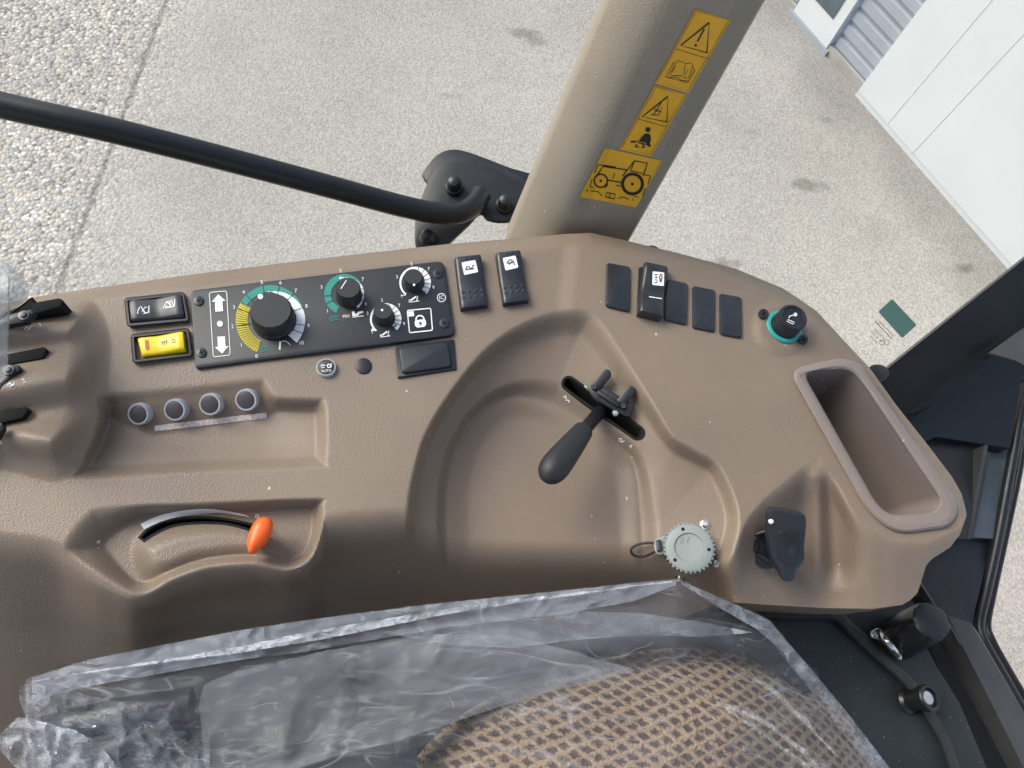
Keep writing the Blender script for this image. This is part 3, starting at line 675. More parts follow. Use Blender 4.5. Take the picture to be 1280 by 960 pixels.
for a in (-93,-64,-37,-6,22,48,76,106,120): tick.line([(0.6*math.sin(math.radians(a)), 0.6*math.cos(math.radians(a))), (1.0*math.sin(math.radians(a)), 1.0*math.cos(math.radians(a)))], 0.02)
for k in range(22):
    a = -149+k*4.4; a1 = a+3; tick.line([(0.67*math.sin(math.radians(a)), 0.67*math.cos(math.radians(a))), (0.99*math.sin(math.radians(a1)), 0.99*math.cos(math.radians(a1)))], 0.016)
tick.build('scale_ticks', pp, M_ink, panel, 0.0007)
dial(cx, cy, RB, segs, (343, 401), 25.5, 0.020, nums, (Z2(375,180), 'dot'))
# mix dial
cx, cy = Z2(748, 170)
segs = [('g', 0.66, 1.0, -150, -40), ('g', lambda t: 0.66+0.28*t, 1.0, -40, 85), ('w', lambda t: 0.9-0.28*min(1, t*2.2), lambda t: 0.78+0.2*min(1, t*1.8), -10, 142)]
dial(cx, cy, 25.2, segs, (436.5, 371), 15.3, 0.017, [(s, a, 1.18, 0.24) for s, a in (('1',-128),('3',-66),('5',-2),('7',58),('9',122))], (Z2(757,108), (-6.8,-10.5)))
t2 = Print().set((cx, cy), 25.2, ANG)
for a in (-110,-88,62,80,98,118): t2.line([(0.62*math.sin(math.radians(a)), 0.62*math.cos(math.radians(a))), (math.sin(math.radians(a)), math.cos(math.radians(a)))], 0.03)
t2.build('scale_ticks', pp, M_ink, panel, 0.0007)
for (x, y, kb) in ((1063,118,(516.5,354.5)), (932,280,(479,397))):
    cx, cy = Z2(x, y)
    segs = [('w', lambda t: 0.9-0.05*t, 1.0, -135, -40), ('w', lambda t: 0.85-0.25*min(1, t*1.4), 1.0, -40, 142)]
    dial(cx, cy, 19.8, segs, kb, 11.8, 0.013, [(s, a, 1.2, 0.30) for s, a in (('1',-128),('3',-66),('5',-4),('7',52),('9',112))], (Z2(1058,128) if x > 1000 else Z2(916,240), 'dot'))
    t2 = Print().set((cx, cy), 19.8, ANG)
    for a in (20,42,62,82,102,120): t2.line([(0.6*math.sin(math.radians(a)), 0.6*math.cos(math.radians(a))), (math.sin(math.radians(a)), math.cos(math.radians(a)))], 0.04)
    t2.build('scale_ticks', pp, M_ink, panel, 0.0007)
w = Print()
w.set(Z2(757,268), 1, ANG).text('MIX', (0,0), 5.4)
def plough(w, c, s=1.0, fl=1):
    w.set(c, s, ANG); w.line([(-7,-3),(7,-3)], 1.0); w.poly([(-7,-2),(-7,4),(-4,4),(-3,0),(2,3),(7,3),(7,1),(2,0),(0,-2)])
plough(w, Z2(808,258), 1.0)
# implement symbols
for c in (Z2(1058,190), Z2(930,345)):
    w.set(c, 1, ANG); w.line([(-7,-3.5),(6,-3.5)], 0.9); w.line([(-6,-2.5),(3,2.5)], 2.0); w.disc((-5.5,-1.5), 1.5, 10); w.line([(3,-3),(5,3)], 1.0)
w.set(Z2(462,398), 1, ANG); w.line([(-1,-5),(1,5)], 2.2); w.line([(3,5),(7,5),(11,2),(13,-1)], 0.8)
w.set(Z2(878,327), 1, ANG); w.poly([(-3.5,-1.6),(-2,1.4),(1,1.8),(3.5,-1.6)])
w.set(Z2(1010,175), 1, ANG); w.line([(-3,0),(3,0)], 0.8)
# ISO-like badge
c = Z2(1180,185); w.set(c, 1, ANG); w.arc((0,0), 4.6, 5.6, 0, 360, 30); w.text('IC', (0,0), 6.6, 0)
# lock box
bx = rrect([Z2(1028,242), Z2(1132,232), Z2(1140,330), Z2(1038,341)], 2, 3); w.set((0,0),1); w.ex=np.array([1.0,0]); w.ey=np.array([0,1.0]); w.line(list(bx), 1.3, True)
w.set(Z2(1045,257), 1, ANG).poly([(-3.5,-3.2),(3.5,-3.2),(3.5,3.2),(-3.5,3.2)])
w.set(Z2(1086,295), 1, ANG); w.poly([(-7,2),(-7,-3.5),(-4.5,-6),(4.5,-6),(7,-3.5),(7,2),(5,3.4),(-5,3.4)]); w.arc((0,3.5), 4.2, 5.9, -95, 95, 14)
w.build('white_symbols', pp, M_wht, panel)
w = Print(); w.set(Z2(1086,298), 1, ANG).disc((0,0), 1.6, 12); w.line([(0,0),(0,-3)], 1.1)
w.set(Z2(970,314), 1, ANG); w.line([(-3,-2),(3,2)], 1.8); w.set(Z2(1105,162), 1, ANG); w.line([(-2,-2),(2,2)], 1.2)
w.build('black_symbols', pp, M_ink, panel, 0.0009)
w = Print()
for c in (Z2(392,408), Z2(704,270)):
    w.set(c, 1, ANG)
    for k in (-1, 0, 1): w.line([(-6,-2.5+k*2.4),(2,-1.2+k*2.4),(5,-2+k*2.4)], 1.0)
w.build('green_symbols', pp, M_gre, panel)

# ---- rockers
def rocker(name, corners, parent, prof, plane, m=M_swi, thick=0.010, rad=2.5, nseg=14, **k):
    """corners tl,tr,br,bl (px of the top face at plane); prof list of (v, height m)"""
    tl, tr, br, bl = [np.array(c, float) for c in corners]
    vs = np.linspace(0, 1, nseg+1); rows = []
    pv = [p[0] for p in prof]; ph = [p[1] for p in prof]
    cols = [0, 0.04, 0.12, 0.5, 0.88, 0.96, 1]; drop = [0.0022, 0.0007, 0, 0, 0, 0.0007, 0.0022]
    N = plane.n
    V = []; nc = len(cols)
    for i, v in enumerate(vs):
        e = 0.0016*max(0, 1-min(v, 1-v)/0.05)**2
        for c, d in zip(cols, drop):
            p = (tl*(1-c)+tr*c)*(1-v)+(bl*(1-c)+br*c)*v
            V.append(plane(p[0], p[1])+N*(np.interp(v, pv, ph)-d-e))
    f = []
    for i in range(nseg):
        for j in range(nc-1): f.append((i*nc+j, (i+1)*nc+j, (i+1)*nc+j+1, i*nc+j+1))
    # sides
    per = [j for j in range(nc)]+[i*nc+nc-1 for i in range(1, nseg+1)]+[nseg*nc+j for j in range(nc-2, -1, -1)]+[i*nc for i in range(nseg-1, 0, -1)]
    b = len(V); base = [V[i]-N*(thick+ (V[i]-plane.o).dot(N)) for i in per]; V += base; n = len(per)
    for i in range(n): f.append((per[i], per[(i+1) % n], b+(i+1) % n, b+i))
    ob = finish(name, MB().add(V, f), m, parent, smooth=40, **k)
    return ob
class Lifted:
    """follows a rocker's profile for prints"""
    def __init__(s, corners, prof, plane):
        s.c = [np.array(c, float) for c in corners]; s.p = prof; s.pl = plane; s.n = plane.n
    def __call__(s, px, py, off=0):
        tl, tr, br, bl = s.c; a = (bl-tl); v = np.clip((np.array([px, py])-tl).dot(a)/a.dot(a), 0, 1)
        h = np.interp(v, [q[0] for q in s.p], [q[1] for q in s.p]); b = s.pl(px, py)
        return b+s.n*(h+off)
P1 = [(0, 0.0045), (0.28, 0.0028), (0.55, 0.0012), (0.75, 0.002), (1, 0.004)]
def dotted_switch(corners, sym, lab):
    pl = ZP(0.006)
    r = rocker('rocker_switch', corners, console, P1, pl, label=lab)
    surf = Lifted(corners, P1, pl); tl, tr, br, bl = [np.array(c) for c in corners]
    def at(u, v): return (tl*(1-u)+tr*u)*(1-v)+(bl*(1-u)+br*u)*v
    fb = Print(); fb.ex = np.array([1., 0]); fb.ey = np.array([0, 1.]); fb.poly([tuple(q) for q in rrect([at(0.22,0.13), at(0.75,0.11), at(0.80,0.34), at(0.27,0.37)], 1.5, 3)])
    pls = fb.build('symbol_plate', surf, M_wht, r, 0.0003)
    c = at(0.51, 0.24); k = Print().set(c, 1, 5)
    if sym == 0:
        k.line([(-6,-2),(5,-2)], 1.0); k.line([(-5,-2),(-4,1),(-1,1),(0,-1),(3,-1),(4,2),(6,2)], 1.1)
    else:
        k.arc((0,0), 3.2, 4.2, -80, 80); k.line([(-5,0),(5,0)], 1.0); k.line([(-2,-2),(2,2)], 1.0); k.line([(4,-2),(6,-2)], 0.9)
    k.build('symbol', surf, M_ink, r, 0.0006)
    mb = MB()
    for rr in range(2):
        for cc in range(4):
            q = at(0.14+0.235*cc, 0.70+0.115*rr); o = surf(q[0], q[1]); s = mpp(*q)
            mb.add(*lathe((o, np.array([1., 0, 0]), np.array([0, 1., 0]), pl.n), [(2.1*s, -0.0003), (1.6*s, 0.0006), (0.8*s, 0.0010)], 10))
    for cc in range(4):
        q = at(0.2+0.2*cc, 0.055 if cc in (1, 2) else 0.12); o = surf(q[0], q[1]); s = mpp(*q)
        mb.add(*lathe((o, np.array([1., 0, 0]), np.array([0, 1., 0]), pl.n), [(1.5*s, -0.0003), (1.2*s, 0.0004), (0.6*s, 0.0007)], 8))
    finish('grip_dots', mb, M_swi, r)
    # black housing rim
    return r
dotted_switch([(568,323.5),(601,320),(610,382),(576,386)], 0, 'black rocker switch with a white pictogram beside the dial panel')
dotted_switch([(619.6,318),(650,314.5),(661,376),(629,380)], 1, 'black rocker switch with a white pictogram nearer the pillar')
def blank(c, lab=None):
    pl = ZP(0.0055)
    return finish('blank_cover', MB().add(*slab(rrect(c, 4, 4), pl, 0.0075, bev=1.6)), M_swi, console, label=lab)
blank([(758.5,327.5),(788.5,333),(787.5,389),(757.5,382)])
blank([(835,348),(860.5,354),(859,405.6),(831,399)])
blank([(866,356.5),(894.5,362),(894,414.5),(866.5,409)])
blank([(900,366),(927.5,371),(928,422),(900.5,417)])
# protruding white-symbol rocker
pl = ZP(0.010)
finish('switch_housing', MB().add(*slab(rrect([(798,333),(835,339),(829,396),(796,390)], 3, 3), ZP(0.003), 0.006, bev=1)), M_blk, console)
c5 = [(806,328),(835.5,334.5),(827,398),(798,391)]; pr5 = [(0, 0.003), (0.3, 0.001), (0.5, 0.0), (0.75, 0.0035), (1, 0.007)]
rk = rocker('rocker_switch', c5, console, pr5, pl, thick=0.012, label='raised black rocker switch with a white pictogram between blank covers')
sf = Lifted(c5, pr5, pl)
fb = Print(); fb.ex = np.array([1., 0]); fb.ey = np.array([0, 1.]); fb.poly([tuple(q) for q in rrect([(815,340.5),(829.5,342),(829.5,358),(815,356.5)], 1.2, 3)]); fb.build('symbol_plate', sf, M_wht, rk, 0.0003)
k = Print().set((822,349), 1, -5); k.line([(-5,4),(-1,4)], 1.2); k.line([(-4,1),(-1,1)], 1.5); k.line([(-4,-2),(-1,-2),(-1,-5),(-4,-5)], 1.0, False); k.arc((3,1.5), 1.3, 2.4, 0, 360, 14); k.line([(2,-1),(5,-4)], 1.1); k.line([(5,-1),(2,-4)], 1.1); k.line([(1,5),(5,5)], 0.9)
k.build('symbol', sf, M_ink, rk, 0.0006)
k = Print().set((818,374), 1, -9); k.line([(-8,0),(8,0)], 1.3); k.build('indicator_line', sf, M_wht, rk, 0.0004)
# top-left rockers
def framed(corners, name, lab):
    plf = ZP(0.005); o = rrect(corners, 5, 5); i = inset(o, 4.5)
    rings = [[P(x, y, -0.003) for x, y in inset(o, -0.5)], [P(x, y, 0.004) for x, y in o], [P(x, y, 0.0052) for x, y in inset(o, 1.2)], [P(x, y, 0.0052) for x, y in inset(o, 3.6)], [P(x, y, 0.004) for x, y in i], [P(x, y, -0.001) for x, y in i]]
    return finish(name, MB().add(*loft(rings)), M_blk, console, label=lab)
fr1 = framed([(155,372.5),(230,364.5),(237,401.5),(159,408.5)], 'rocker_switch', 'black two-position rocker switch above the yellow one')
PR = [(0, 0.003), (0.5, 0.0), (1, 0.0015)]
def hrocker(c, parent, m, prof, plz):
    tl, tr, br, bl = c; return rocker('rocker_paddle', [bl, tl, tr, br], parent, prof, ZP(plz), m=m, thick=0.007)
c1 = [(161,374.5),(226.5,368),(231,397),(164,402)]
r1 = hrocker(c1, fr1, M_swi, [(0, 0.0015), (0.52, 0.0), (1, 0.004)], 0.0045)
k = Print().set((179,388), 1.15, 5); k.line([(-6,-4),(-5,0),(-3,3)], 1.0); k.line([(-2,4),(2,-3),(4,-4)], 1.0); k.line([(-1,-2),(3,3),(5,2)], 0.8); k.line([(6,-4),(7,4)], 1.0); k.line([(0,-4),(4,-4),(6,-2)], 0.8)
k.set((212,381), 1.15, 5); k.line([(-7,-4),(-2,3),(3,-4)], 0.9); k.line([(-5,-4),(5,-4)], 0.9); k.line([(-3,1),(3,3),(5,-3)], 0.8); k.line([(6,-4),(7,4)], 0.9); k.arc((-1,-1), 2.2, 3.0, 0, 270, 12)
k.build('symbols', Lifted([c1[3], c1[0], c1[1], c1[2]], [(0, 0.0015), (0.52, 0.0), (1, 0.004)], ZP(0.0045)), M_wht, r1, 0.0004)
fr2 = framed([(163,418),(236,410),(241,445),(166,454)], 'rocker_switch', 'yellow illuminated rocker switch in a black frame')
c2 = [(171,421),(229.5,416),(231.5,438.5),(177,444.5)]
prf = [(0, 0.0), (0.45, 0.0), (1, 0.005)]
r2 = hrocker(c2, fr2, M_yrk, prf, 0.0065)
s2 = Lifted([c2[3], c2[0], c2[1], c2[2]], prf, ZP(0.0065))
k = Print(); k.ex = np.array([1., 0]); k.ey = np.array([0, 1.]); k.poly([tuple(q) for q in rrect([(181,425.5),(185.5,425),(186.5,437),(182,437.5)], 2, 4)]); k.build('red_window', s2, M_red, r2, 0.0005)
k = Print().set((206,430), 0.9, 5); k.line([(-5,2),(5,2)], 0.8); k.line([(-3,-2),(-3,4)], 0.9); k.line([(0,-2),(0,5)], 0.9); k.line([(3,-2),(3,4)], 0.9); k.set((218,428), 1, 5); k.arc((0,0), 1.8, 2.6, 0, 360, 14)
k.build('symbols', s2, mat('brown_ink', (0.22,0.14,0.02), 0.6, var=0.02), r2, 0.0005)
# blank switch under panel
fr3 = finish('blank_switch_frame', MB().add(*slab(rrect([(492.5,432),(567.5,423.5),(570.5,461.5),(497,472)], 1.5, 3), ZP(0.0025), 0.004, bev=1)), M_blk, console)
finish('blank_insert', MB().add(*slab(rrect([(498.5,435),(560,427.5),(564.5,457.5),(502.5,466)], 5, 4), ZP(0.0060), 0.004, bev=2.4)), M_pan, fr3)
# buttons
def ringbutton(px, py, r, lean, hgt, lab=None, auto=False, rr=0.78):
    s = mpp(px, py); n0 = conn(px, py, 8); n = np.array(lean)*0.75+n0*0.25; 
    O = con(px, py); fr = frame(0, 0, n=n, o=O-np.array(n)/np.linalg.norm(n)*0.002)
    R = r*s*1.06
    mb = MB().add(*lathe(fr, [(R, 0), (R, hgt*0.85), (R*0.95, hgt), (R*rr*1.03, hgt), (R*rr, hgt*0.88)], 36))
    b = finish('push_button', mb, M_lgr, console, label=lab)
    O, X, Y, Z = fr
    c = finish('button_cap', MB().add(*lathe((O+Z*hgt*0.8, X, Y, Z), [(R*rr, 0), (R*rr*0.97, hgt*0.22), (R*rr*0.85, hgt*0.27)], 32)), M_cap, b)
    return b, (O+Z*hgt*1.1, X, Y, Z), R
lean = (-0.22, -0.42, 0.88)
names4 = ['leftmost of four round grey-rimmed buttons', 'second of four round buttons from the left', 'third of four round buttons from the left', 'rightmost of four round grey-rimmed buttons']
for i, (x, y) in enumerate(((178,516.5),(222.5,511.5),(266,504.5),(310.5,499))):
    ringbutton(x, y, 13.2, lean, 0.009, lab=names4[i])
ab, afr, aR = ringbutton(408, 461, 11.6, (0, 0, 1), 0.006, lab='round grey button marked AUTO below the dial panel', rr=0.82)
ap = ZP(hc(408, 461)+0.0048)
k = Print().set((408,463.5), 1, 4).text('AUTO', (0,0), 4.6); k.line([(-6,7),(-1,7)], 1.1); k.line([(-6,4.5),(-2,4.5)], 1.0); k.line([(-7,6),(-4,9)], 0.8); k.arc((3.5,6), 1.5, 2.6, 0, 360, 12); k.line([(6,3.5),(7,9)], 0.8)
k.build('auto_symbol', ap, M_wht, ab, 0.0012)
finish('round_plug', MB().add(*slab(circ(454.5,457,10.3,32), ZP(hc(454,457)+0.0015), 0.003, bev=2)), M_blk, console)
# worn strip under the buttons
k = Print(); k.ex = np.array([1., 0]); k.ey = np.array([0, 1.]); top = [(193+i*14, 532-(i*14)*0.1185) for i in range(11)]; bot = [(x-(-0.5), y+7.5) for x, y in reversed(top)]
for i in range(10):
    k.poly([top[i], top[i+1], (top[i+1][0]+0.5, top[i+1][1]+7.2), (top[i][0]+0.5, top[i][1]+7.2)])
k.build('worn_label_strip', con, M_tag, console, 0.0005)
# ------------------------------------------------------------------ lighter
LX, LY = 979, 409
lz = hc(LX, LY)
lf = frame(LX, LY, lz-0.001)
s = mpp(LX, LY)
lighter = finish('cigarette_lighter', MB().add(*lathe(lf, [(22.5*s, 0), (22.5*s, 0.0025), (20.5*s, 0.0035), (18*s, 0.0035), (17.6*s, 0.002)], 44)), M_tea, console)
finish('lighter_knob', MB().add(*lathe((lf[0]+lf[3]*0.0, lf[1], lf[2], lf[3]), [(17.2*s, 0), (17.6*s, 0.012), (16.6*s, 0.0135), (17.6*s, 0.015), (17.8*s, 0.020), (16.5*s, 0.0222), (13.8*s, 0.0222), (12.9*s, 0.0208)], 44)), M_blk, lighter)
tp = ZP(lz+0.0200); cc = np.array([990.5, 397.5])
k = Print().set(cc, 1, -25); k.line([(-4.5,-4),(4.5,-4),(4.5,-6.5),(-4.5,-6.5)], 0.9, True); k.line([(-4,-2),(-4,1),(-1,3),(0,6)], 1.2); k.arc((1.5,5.5), 0.0, 2.4, 0, 360, 12)
k.build('lighter_symbol', tp, M_wht, lighter, 0.0004)
for x, y in ((954.7,391.6),(1004.7,423.8)):
    screw(console, x, y, 6.2, ZP(hc(x, y)+0.0025), 0.0008, M_blk)
# ------------------------------------------------------------------ gear lever
gz = hc(756, 510); LP = con(756, 508)
kA = P(756, 508, gz-0.010); kB = P(727, 541, gz+0.032); kC = P(687, 592, gz+0.050)
lever = finish('gear_lever', MB().add(*tube([kA, kA*0.5+kB*0.5, kB], [0.0066, 0.0064, 0.0062], 24)), M_paint, console, label='black gear lever with a rounded grip in the slot of the tray')
ax = kC-kB; L = np.linalg.norm(ax); ax /= L
prof = [(0.0, 0.0072), (0.002, 0.0090), (0.06, 0.0096), (0.35, 0.0112), (0.7, 0.0128), (0.88, 0.0132), (0.98, 0.0128), (1.08, 0.0110), (1.15, 0.0080), (1.195, 0.0040), (1.21, 0.0005)]
finish('lever_grip', MB().add(*tube([kB-ax*0.004+ax*L*t for t, r in prof], [r for t, r in prof], 32)), M_knob, lever)
gp = Plane(con(711,479), con(797,541), con(770,470)); gn = gp.n
def ging(x, y): return (x*0.3125+640, y*0.3125+440)
br = finish('lever_bracket', MB().add(*slab(rrect([ging(300,150), ging(322,112), ging(492,212), ging(470,262), ging(440,250), ging(330,190)], 3, 4), gp, 0.012, bev=1.6, off=0.011)), M_blk, lever)
mb = MB(); mb.add(*slab(rrect([ging(345,150), ging(395,178), ging(440,205), ging(425,222), ging(340,168)], 2, 3), gp, 0.004, bev=1, off=0.0145)); finish('spring_plate', mb, M_paint, br)
for a, b in (((336,135),(378,88)), ((438,200),(475,155))):
    finish('bracket_prong', MB().add(*slab(capsule(ging(*a), ging(*b), 6.2), gp, 0.006, bev=1.5, off=0.013)), M_blk, lever)
for a in ((328,140),(445,217)):
    x, y = ging(*a); f0 = gp(x, y, 0.0135); finish('bolt', MB().add(*lathe((f0, *frame(0,0,n=gn,o=f0)[1:]), [(0.0028, -0.001), (0.0028, 0.002), (0.0022, 0.0028), (0.0010, 0.0028), (0.0009, 0.0010)], 6 if a[0] > 400 else 18)), M_dmt, lever)
x, y = ging(414, 244); f0 = gp(x, y, 0.006); finish('nut', MB().add(*lathe((f0, *frame(0,0,n=gn,o=f0)[1:]), [(0.0038, -0.001), (0.0038, 0.003), (0.003, 0.004), (0.0018, 0.004), (0.0016, 0.006)], 6)), M_met, lever)
x, y = ging(300, 145); f0 = gp(x, y, 0.004); finish('spring_clip', MB().add(*tube([gp(x-3, y-3, 0.006), gp(x, y, 0.009), gp(x+3, y+4, 0.006)], 0.0012, 8)), M_met, lever)
k = Print().set(ging(218,190), 1, -38); k.line([(-5,0),(-2,2),(0,-1),(3,1),(5,-1)], 1.6); k.line([(-5,2),(-3,3.5)], 1.0); k.text('3', (7,0), 0.1)
k.set(ging(440,355), 1, -30); k.line([(-5,0),(-2,2),(0,-1),(3,1)], 1.8); k.line([(-4,-2),(2,-2)], 1.0)
k.set(ging(474,378), 1, -28).text('4', (0,0), 8)
k.build('lever_marks', con, M_wht, console, 0.0005)
# ------------------------------------------------------------------ throttle knob and wedge
wu = crom([(175.5,655),(199,644.5),(233,637.5),(267,636.5),(300,642),(311,645.5)], 4, False); wl = crom([(180,661.5),(213,648.5),(247,643),(277,641.2),(305,645),(311,646.6)], 4, False)
k = Print(); k.ex = np.array([1., 0]); k.ey = np.array([0, 1.])
for i in range(len(wu)-1): k.poly([wu[i], wu[i+1], wl[i+1], wl[i]])
k.set((321.5,645.5), 1, 0); k.arc((0,0), 2, 2.9, 0, 360, 14); k.line([(-1.2,0),(1.2,0)], 1)
k.build('throttle_scale', con, M_wht, console, 0.0006)
tz = hc(325, 672)
th = frame(0, 0, n=(0, 0, 1), o=P(327, 680, tz+0.002)); mb = MB()
top = P(322, 667, tz+0.024); base = P(331, 678, tz-0.004)
axis = top-base
rings = []
dirl = P(316, 690, tz)-P(334, 652, tz); dirl /= np.linalg.norm(dirl); side = np.cross(axis/np.linalg.norm(axis), dirl)
for t, a, b in ((0, .006, .003), (0.25, .008, .0035), (0.5, 0.0125, .0055), (0.72, 0.0155, .0078), (0.88, .0150, .0078), (0.97, 0.0125, 0.006), (1.02, .008, .0035), (1.035, .003, .0012)):
    rings.append([base+axis*t+dirl*a*math.cos(q)*(1.0)+side*b*math.sin(q)*(1-0.28*math.cos(q)) for q in [2*math.pi*i/32 for i in range(32)]])
finish('throttle_knob', MB().add(*loft(rings)), M_ora, console, label='orange hand throttle knob at the end of its curved slot', smooth=50)
# ------------------------------------------------------------------ grey trailer socket
sx, sy = 861, 688; sz = hc(sx, sy); sn = np.array([-0.34, 0.02, 1.0]); sfr = frame(0, 0, n=sn, o=con(sx, sy)); sm = mpp(sx, sy, sz)
R = 30*sm
def teeth(a, r, z):
    d = (math.degrees(a)+360) % 360
    return 1+ (0.035*(1 if math.cos(38*a) > 0 else -1) if r > R*0.9 else 0)
sock = finish('trailer_socket', MB().add(*lathe(sfr, [(R*0.95, -0.006), (R*0.95, 0.004)], 40)), M_soc, console, label='grey ribbed screw-cap socket with a black cable loop')
gearmod = lambda a, r, z: 1+(0.03 if math.cos(34*a) > 0 else -0.035)
O, X, Y, Z = sfr
cap = finish('socket_cap', MB().add(*lathe(sfr, [(R*1.0, 0.003), (R*1.02, 0.0125)], 216, mod=gearmod, cap1=False)).add(*lathe(sfr, [(R*1.02, 0.0125), (R*1.0, 0.0136), (R*0.93, 0.0142)], 216, mod=gearmod, cap1=False)).add(*lathe(sfr, [(R*0.955, 0.0139), (R*0.92, 0.0143), (R*0.60, 0.0143), (R*0.57, 0.0128), (R*0.3, 0.0126)], 60)), M_soc, sock)
mb = MB()
for a in (100, 215, -12):
    q = O+X*R*0.78*math.cos(math.radians(a))+Y*R*0.78*math.sin(math.radians(a))+Z*0.0143
    mb.add(*lathe((q, X, Y, Z), [(0.0016, -0.0005), (0.0016, 0.0002)], 14))
finish('cap_holes', mb, M_void, cap)
tpn = Plane(O+Z*0.0128, O+X+Z*0.0128, O+Y+Z*0.0128); k = Print().set((853,676), 1, 80); k.text('12V', (0,0), 6); k.text('7 POL', (2,-7), 4)
k.build('cap_embossing', tpn, mat('grey_emboss', (0.17,0.19,0.187), 0.5, var=0.03), cap, 0.0003)
tab = finish('cap_tab', MB().add(*slab(rrect([(818,674),(832,668),(834,692),(822,694),(817,686)], 4, 3), tpn, 0.008, bev=1.5, off=-0.001)), M_soc, cap)
lp = [(826,680),(812,678.5),(797,681),(789,687),(792,694),(803,696),(816,691),(826,685)]
finish('cable_loop', MB().add(*tube(spline3([P(x, y, hc(x, y)+0.0075) for x, y in lp], 6), 0.0012, 8)), M_blk, sock)
finish('cable_ferrule', MB().add(*slab(rrect([(819,675),(826,674),(827,688),(821,689)], 1.5, 3), tpn, 0.004, bev=0.8, off=0.003)), M_blk, sock)
for x, y in ((881,656),(894,703),(850,722)):
    o = con(x, y); n = conn(x, y); b = finish('flange_bolt', MB().add(*lathe((o, *frame(0,0,n=n,o=o)[1:]), [(0.0045, -0.002), (0.0045, 0.0008), (0.0032, 0.0010), (0.0030, 0.0035), (0.0020, 0.0042)], 20)), M_met, sock)
# ------------------------------------------------------------------ black flip-cap socket
def Z6(x, y): return (x*0.354+900, y*0.354+420)
fo = con(952, 686); fn = np.array([-0.15, -0.5, 0.85]); fn /= np.linalg.norm(fn)
ffr = frame(0, 0, n=fn, o=fo); fp = Plane(fo, fo+ffr[1], fo+ffr[2])
flip = finish('power_socket', MB().add(*slab(rrect([Z6(78,725), Z6(100,700), Z6(175,690), Z6(215,780), Z6(190,825), Z6(150,825), Z6(95,775)], 6, 4), fp, 0.010, bev=1.6, off=0.006)), M_blk, console, label='black power socket with a closed flip cap')
x, y = Z6(118, 740); screw(flip, x, y, 7.5, fp, 0.0085, M_blk)
for a, b in (((110,705),(160,690)), ((130,770),(180,800))):
    finish('bracket_rib', MB().add(*tube([fp(*Z6(*a), 0.0075), fp(*Z6(*b), 0.012)], 0.0015, 8)), M_blk, flip)
finish('socket_barrel', MB().add(*slab(crom([Z6(175,720), Z6(195,700), Z6(230,705), Z6(245,760), Z6(235,815), Z6(205,830), Z6(180,800)], 4), fp, 0.016, bev=1.5, off=0.016)), M_blk, flip)
lid = finish('flip_cap', MB().add(*slab(crom([Z6(172,645), Z6(180,618), Z6(205,612), Z6(255,622), Z6(298,632), Z6(307,650), Z6(305,700), Z6(300,745), Z6(302,785), Z6(285,815), Z6(272,830), Z6(264,862), Z6(250,870), Z6(228,868), Z6(218,850), Z6(212,825), Z6(192,800), Z6(178,760), Z6(170,700)], 4), fp, 0.009, bev=3.2, off=0.026)), M_swi, flip)
finish('cap_dish', MB().add(*slab(crom([Z6(215,690), Z6(280,695), Z6(288,740), Z6(285,785), Z6(262,808), Z6(230,805), Z6(208,775), Z6(205,725)], 4), fp, 0.002, bev=2.5, off=0.0275)), M_blk, lid)
k = Print().set(Z6(252,757), 1, 70); k.line([(-5,-3),(-5,3),(5,3),(5,-3)], 0.9, True); k.line([(-3,-1.5),(3,1.5)], 0.8); k.line([(-3,1.5),(3,-1.5)], 0.8); k.build('cap_symbol', fp, mat('grey_mark', (0.06,0.065,0.075), 0.5, var=0.03), lid, 0.0283)
hx = Z6(180, 655); finish('hinge_pin', MB().add(*lathe((fp(*hx, 0.026), *ffr[1:]), [(0.0022, -0.001), (0.0022, 0.001), (0.0012, 0.0018)], 14)), M_wht, flip)
# ------------------------------------------------------------------ hydraulic levers at the left
M_bld = mat('lever_black', (0.004,0.0045,0.005), 0.75, spec=0.25, var=0.2, varscale=60)
def blade(poly, z, th, name='lever_blade', par=None, m=M_bld, **k):
    return finish(name, MB().add(*slab(np.array(poly, float), ZP(z), th, bev=1.5)), m, par or console, **k)
hz = 0.021
l3 = blade(rrect([(-20,401),(30,380),(40,370),(41,378),(74,372),(79,375),(76,383),(40,393),(-20,420)], 1.5, 2), hz+0.008, 0.02, 'hydraulic_lever', label='hydraulic lever in the slot marked 3')
blade(rrect([(-20,408),(10,393),(38,386),(43,390),(34,402),(5,407),(-20,415)], 2, 3), hz+0.018, 0.006, 'lever_plate', l3, M_paint)
l2 = blade(rrect([(-20,448),(10,442),(55,433),(58.5,436),(54,447),(10,456),(-20,460)], 1.5, 2), hz+0.004, 0.02, 'hydraulic_lever', label='hydraulic lever in the slot marked 2')
blade(rrect([(-20,462),(8,455),(24,456),(25,462),(14,470),(-5,492),(-20,496)], 2, 3), hz+0.014, 0.006, 'lever_plate', l2, M_paint)
l1 = blade(rrect([(-20,518),(5,512),(33,508),(36,511),(28,522),(0,529),(-20,532)], 1.5, 2), hz+0.004, 0.02, 'hydraulic_lever', label='hydraulic lever in the slot marked 1')
blade(rrect([(-20,532),(3,528),(4,534),(-4,548),(-20,552)], 2, 3), hz+0.012, 0.006, 'lever_plate', l1, M_paint)
for l, (x, y), z in ((l3, (30,394.5), hz+0.019), (l2, (11,463), hz+0.015)):
    o = P(x, y, z); finish('pivot_bolt', MB().add(*lathe(frame(0,0,o=o), [(0.0042, -0.001), (0.0042, 0.001), (0.0026, 0.0012), (0.0024, 0.0028), (0.0012, 0.0030)], 18)), M_dmt, l)
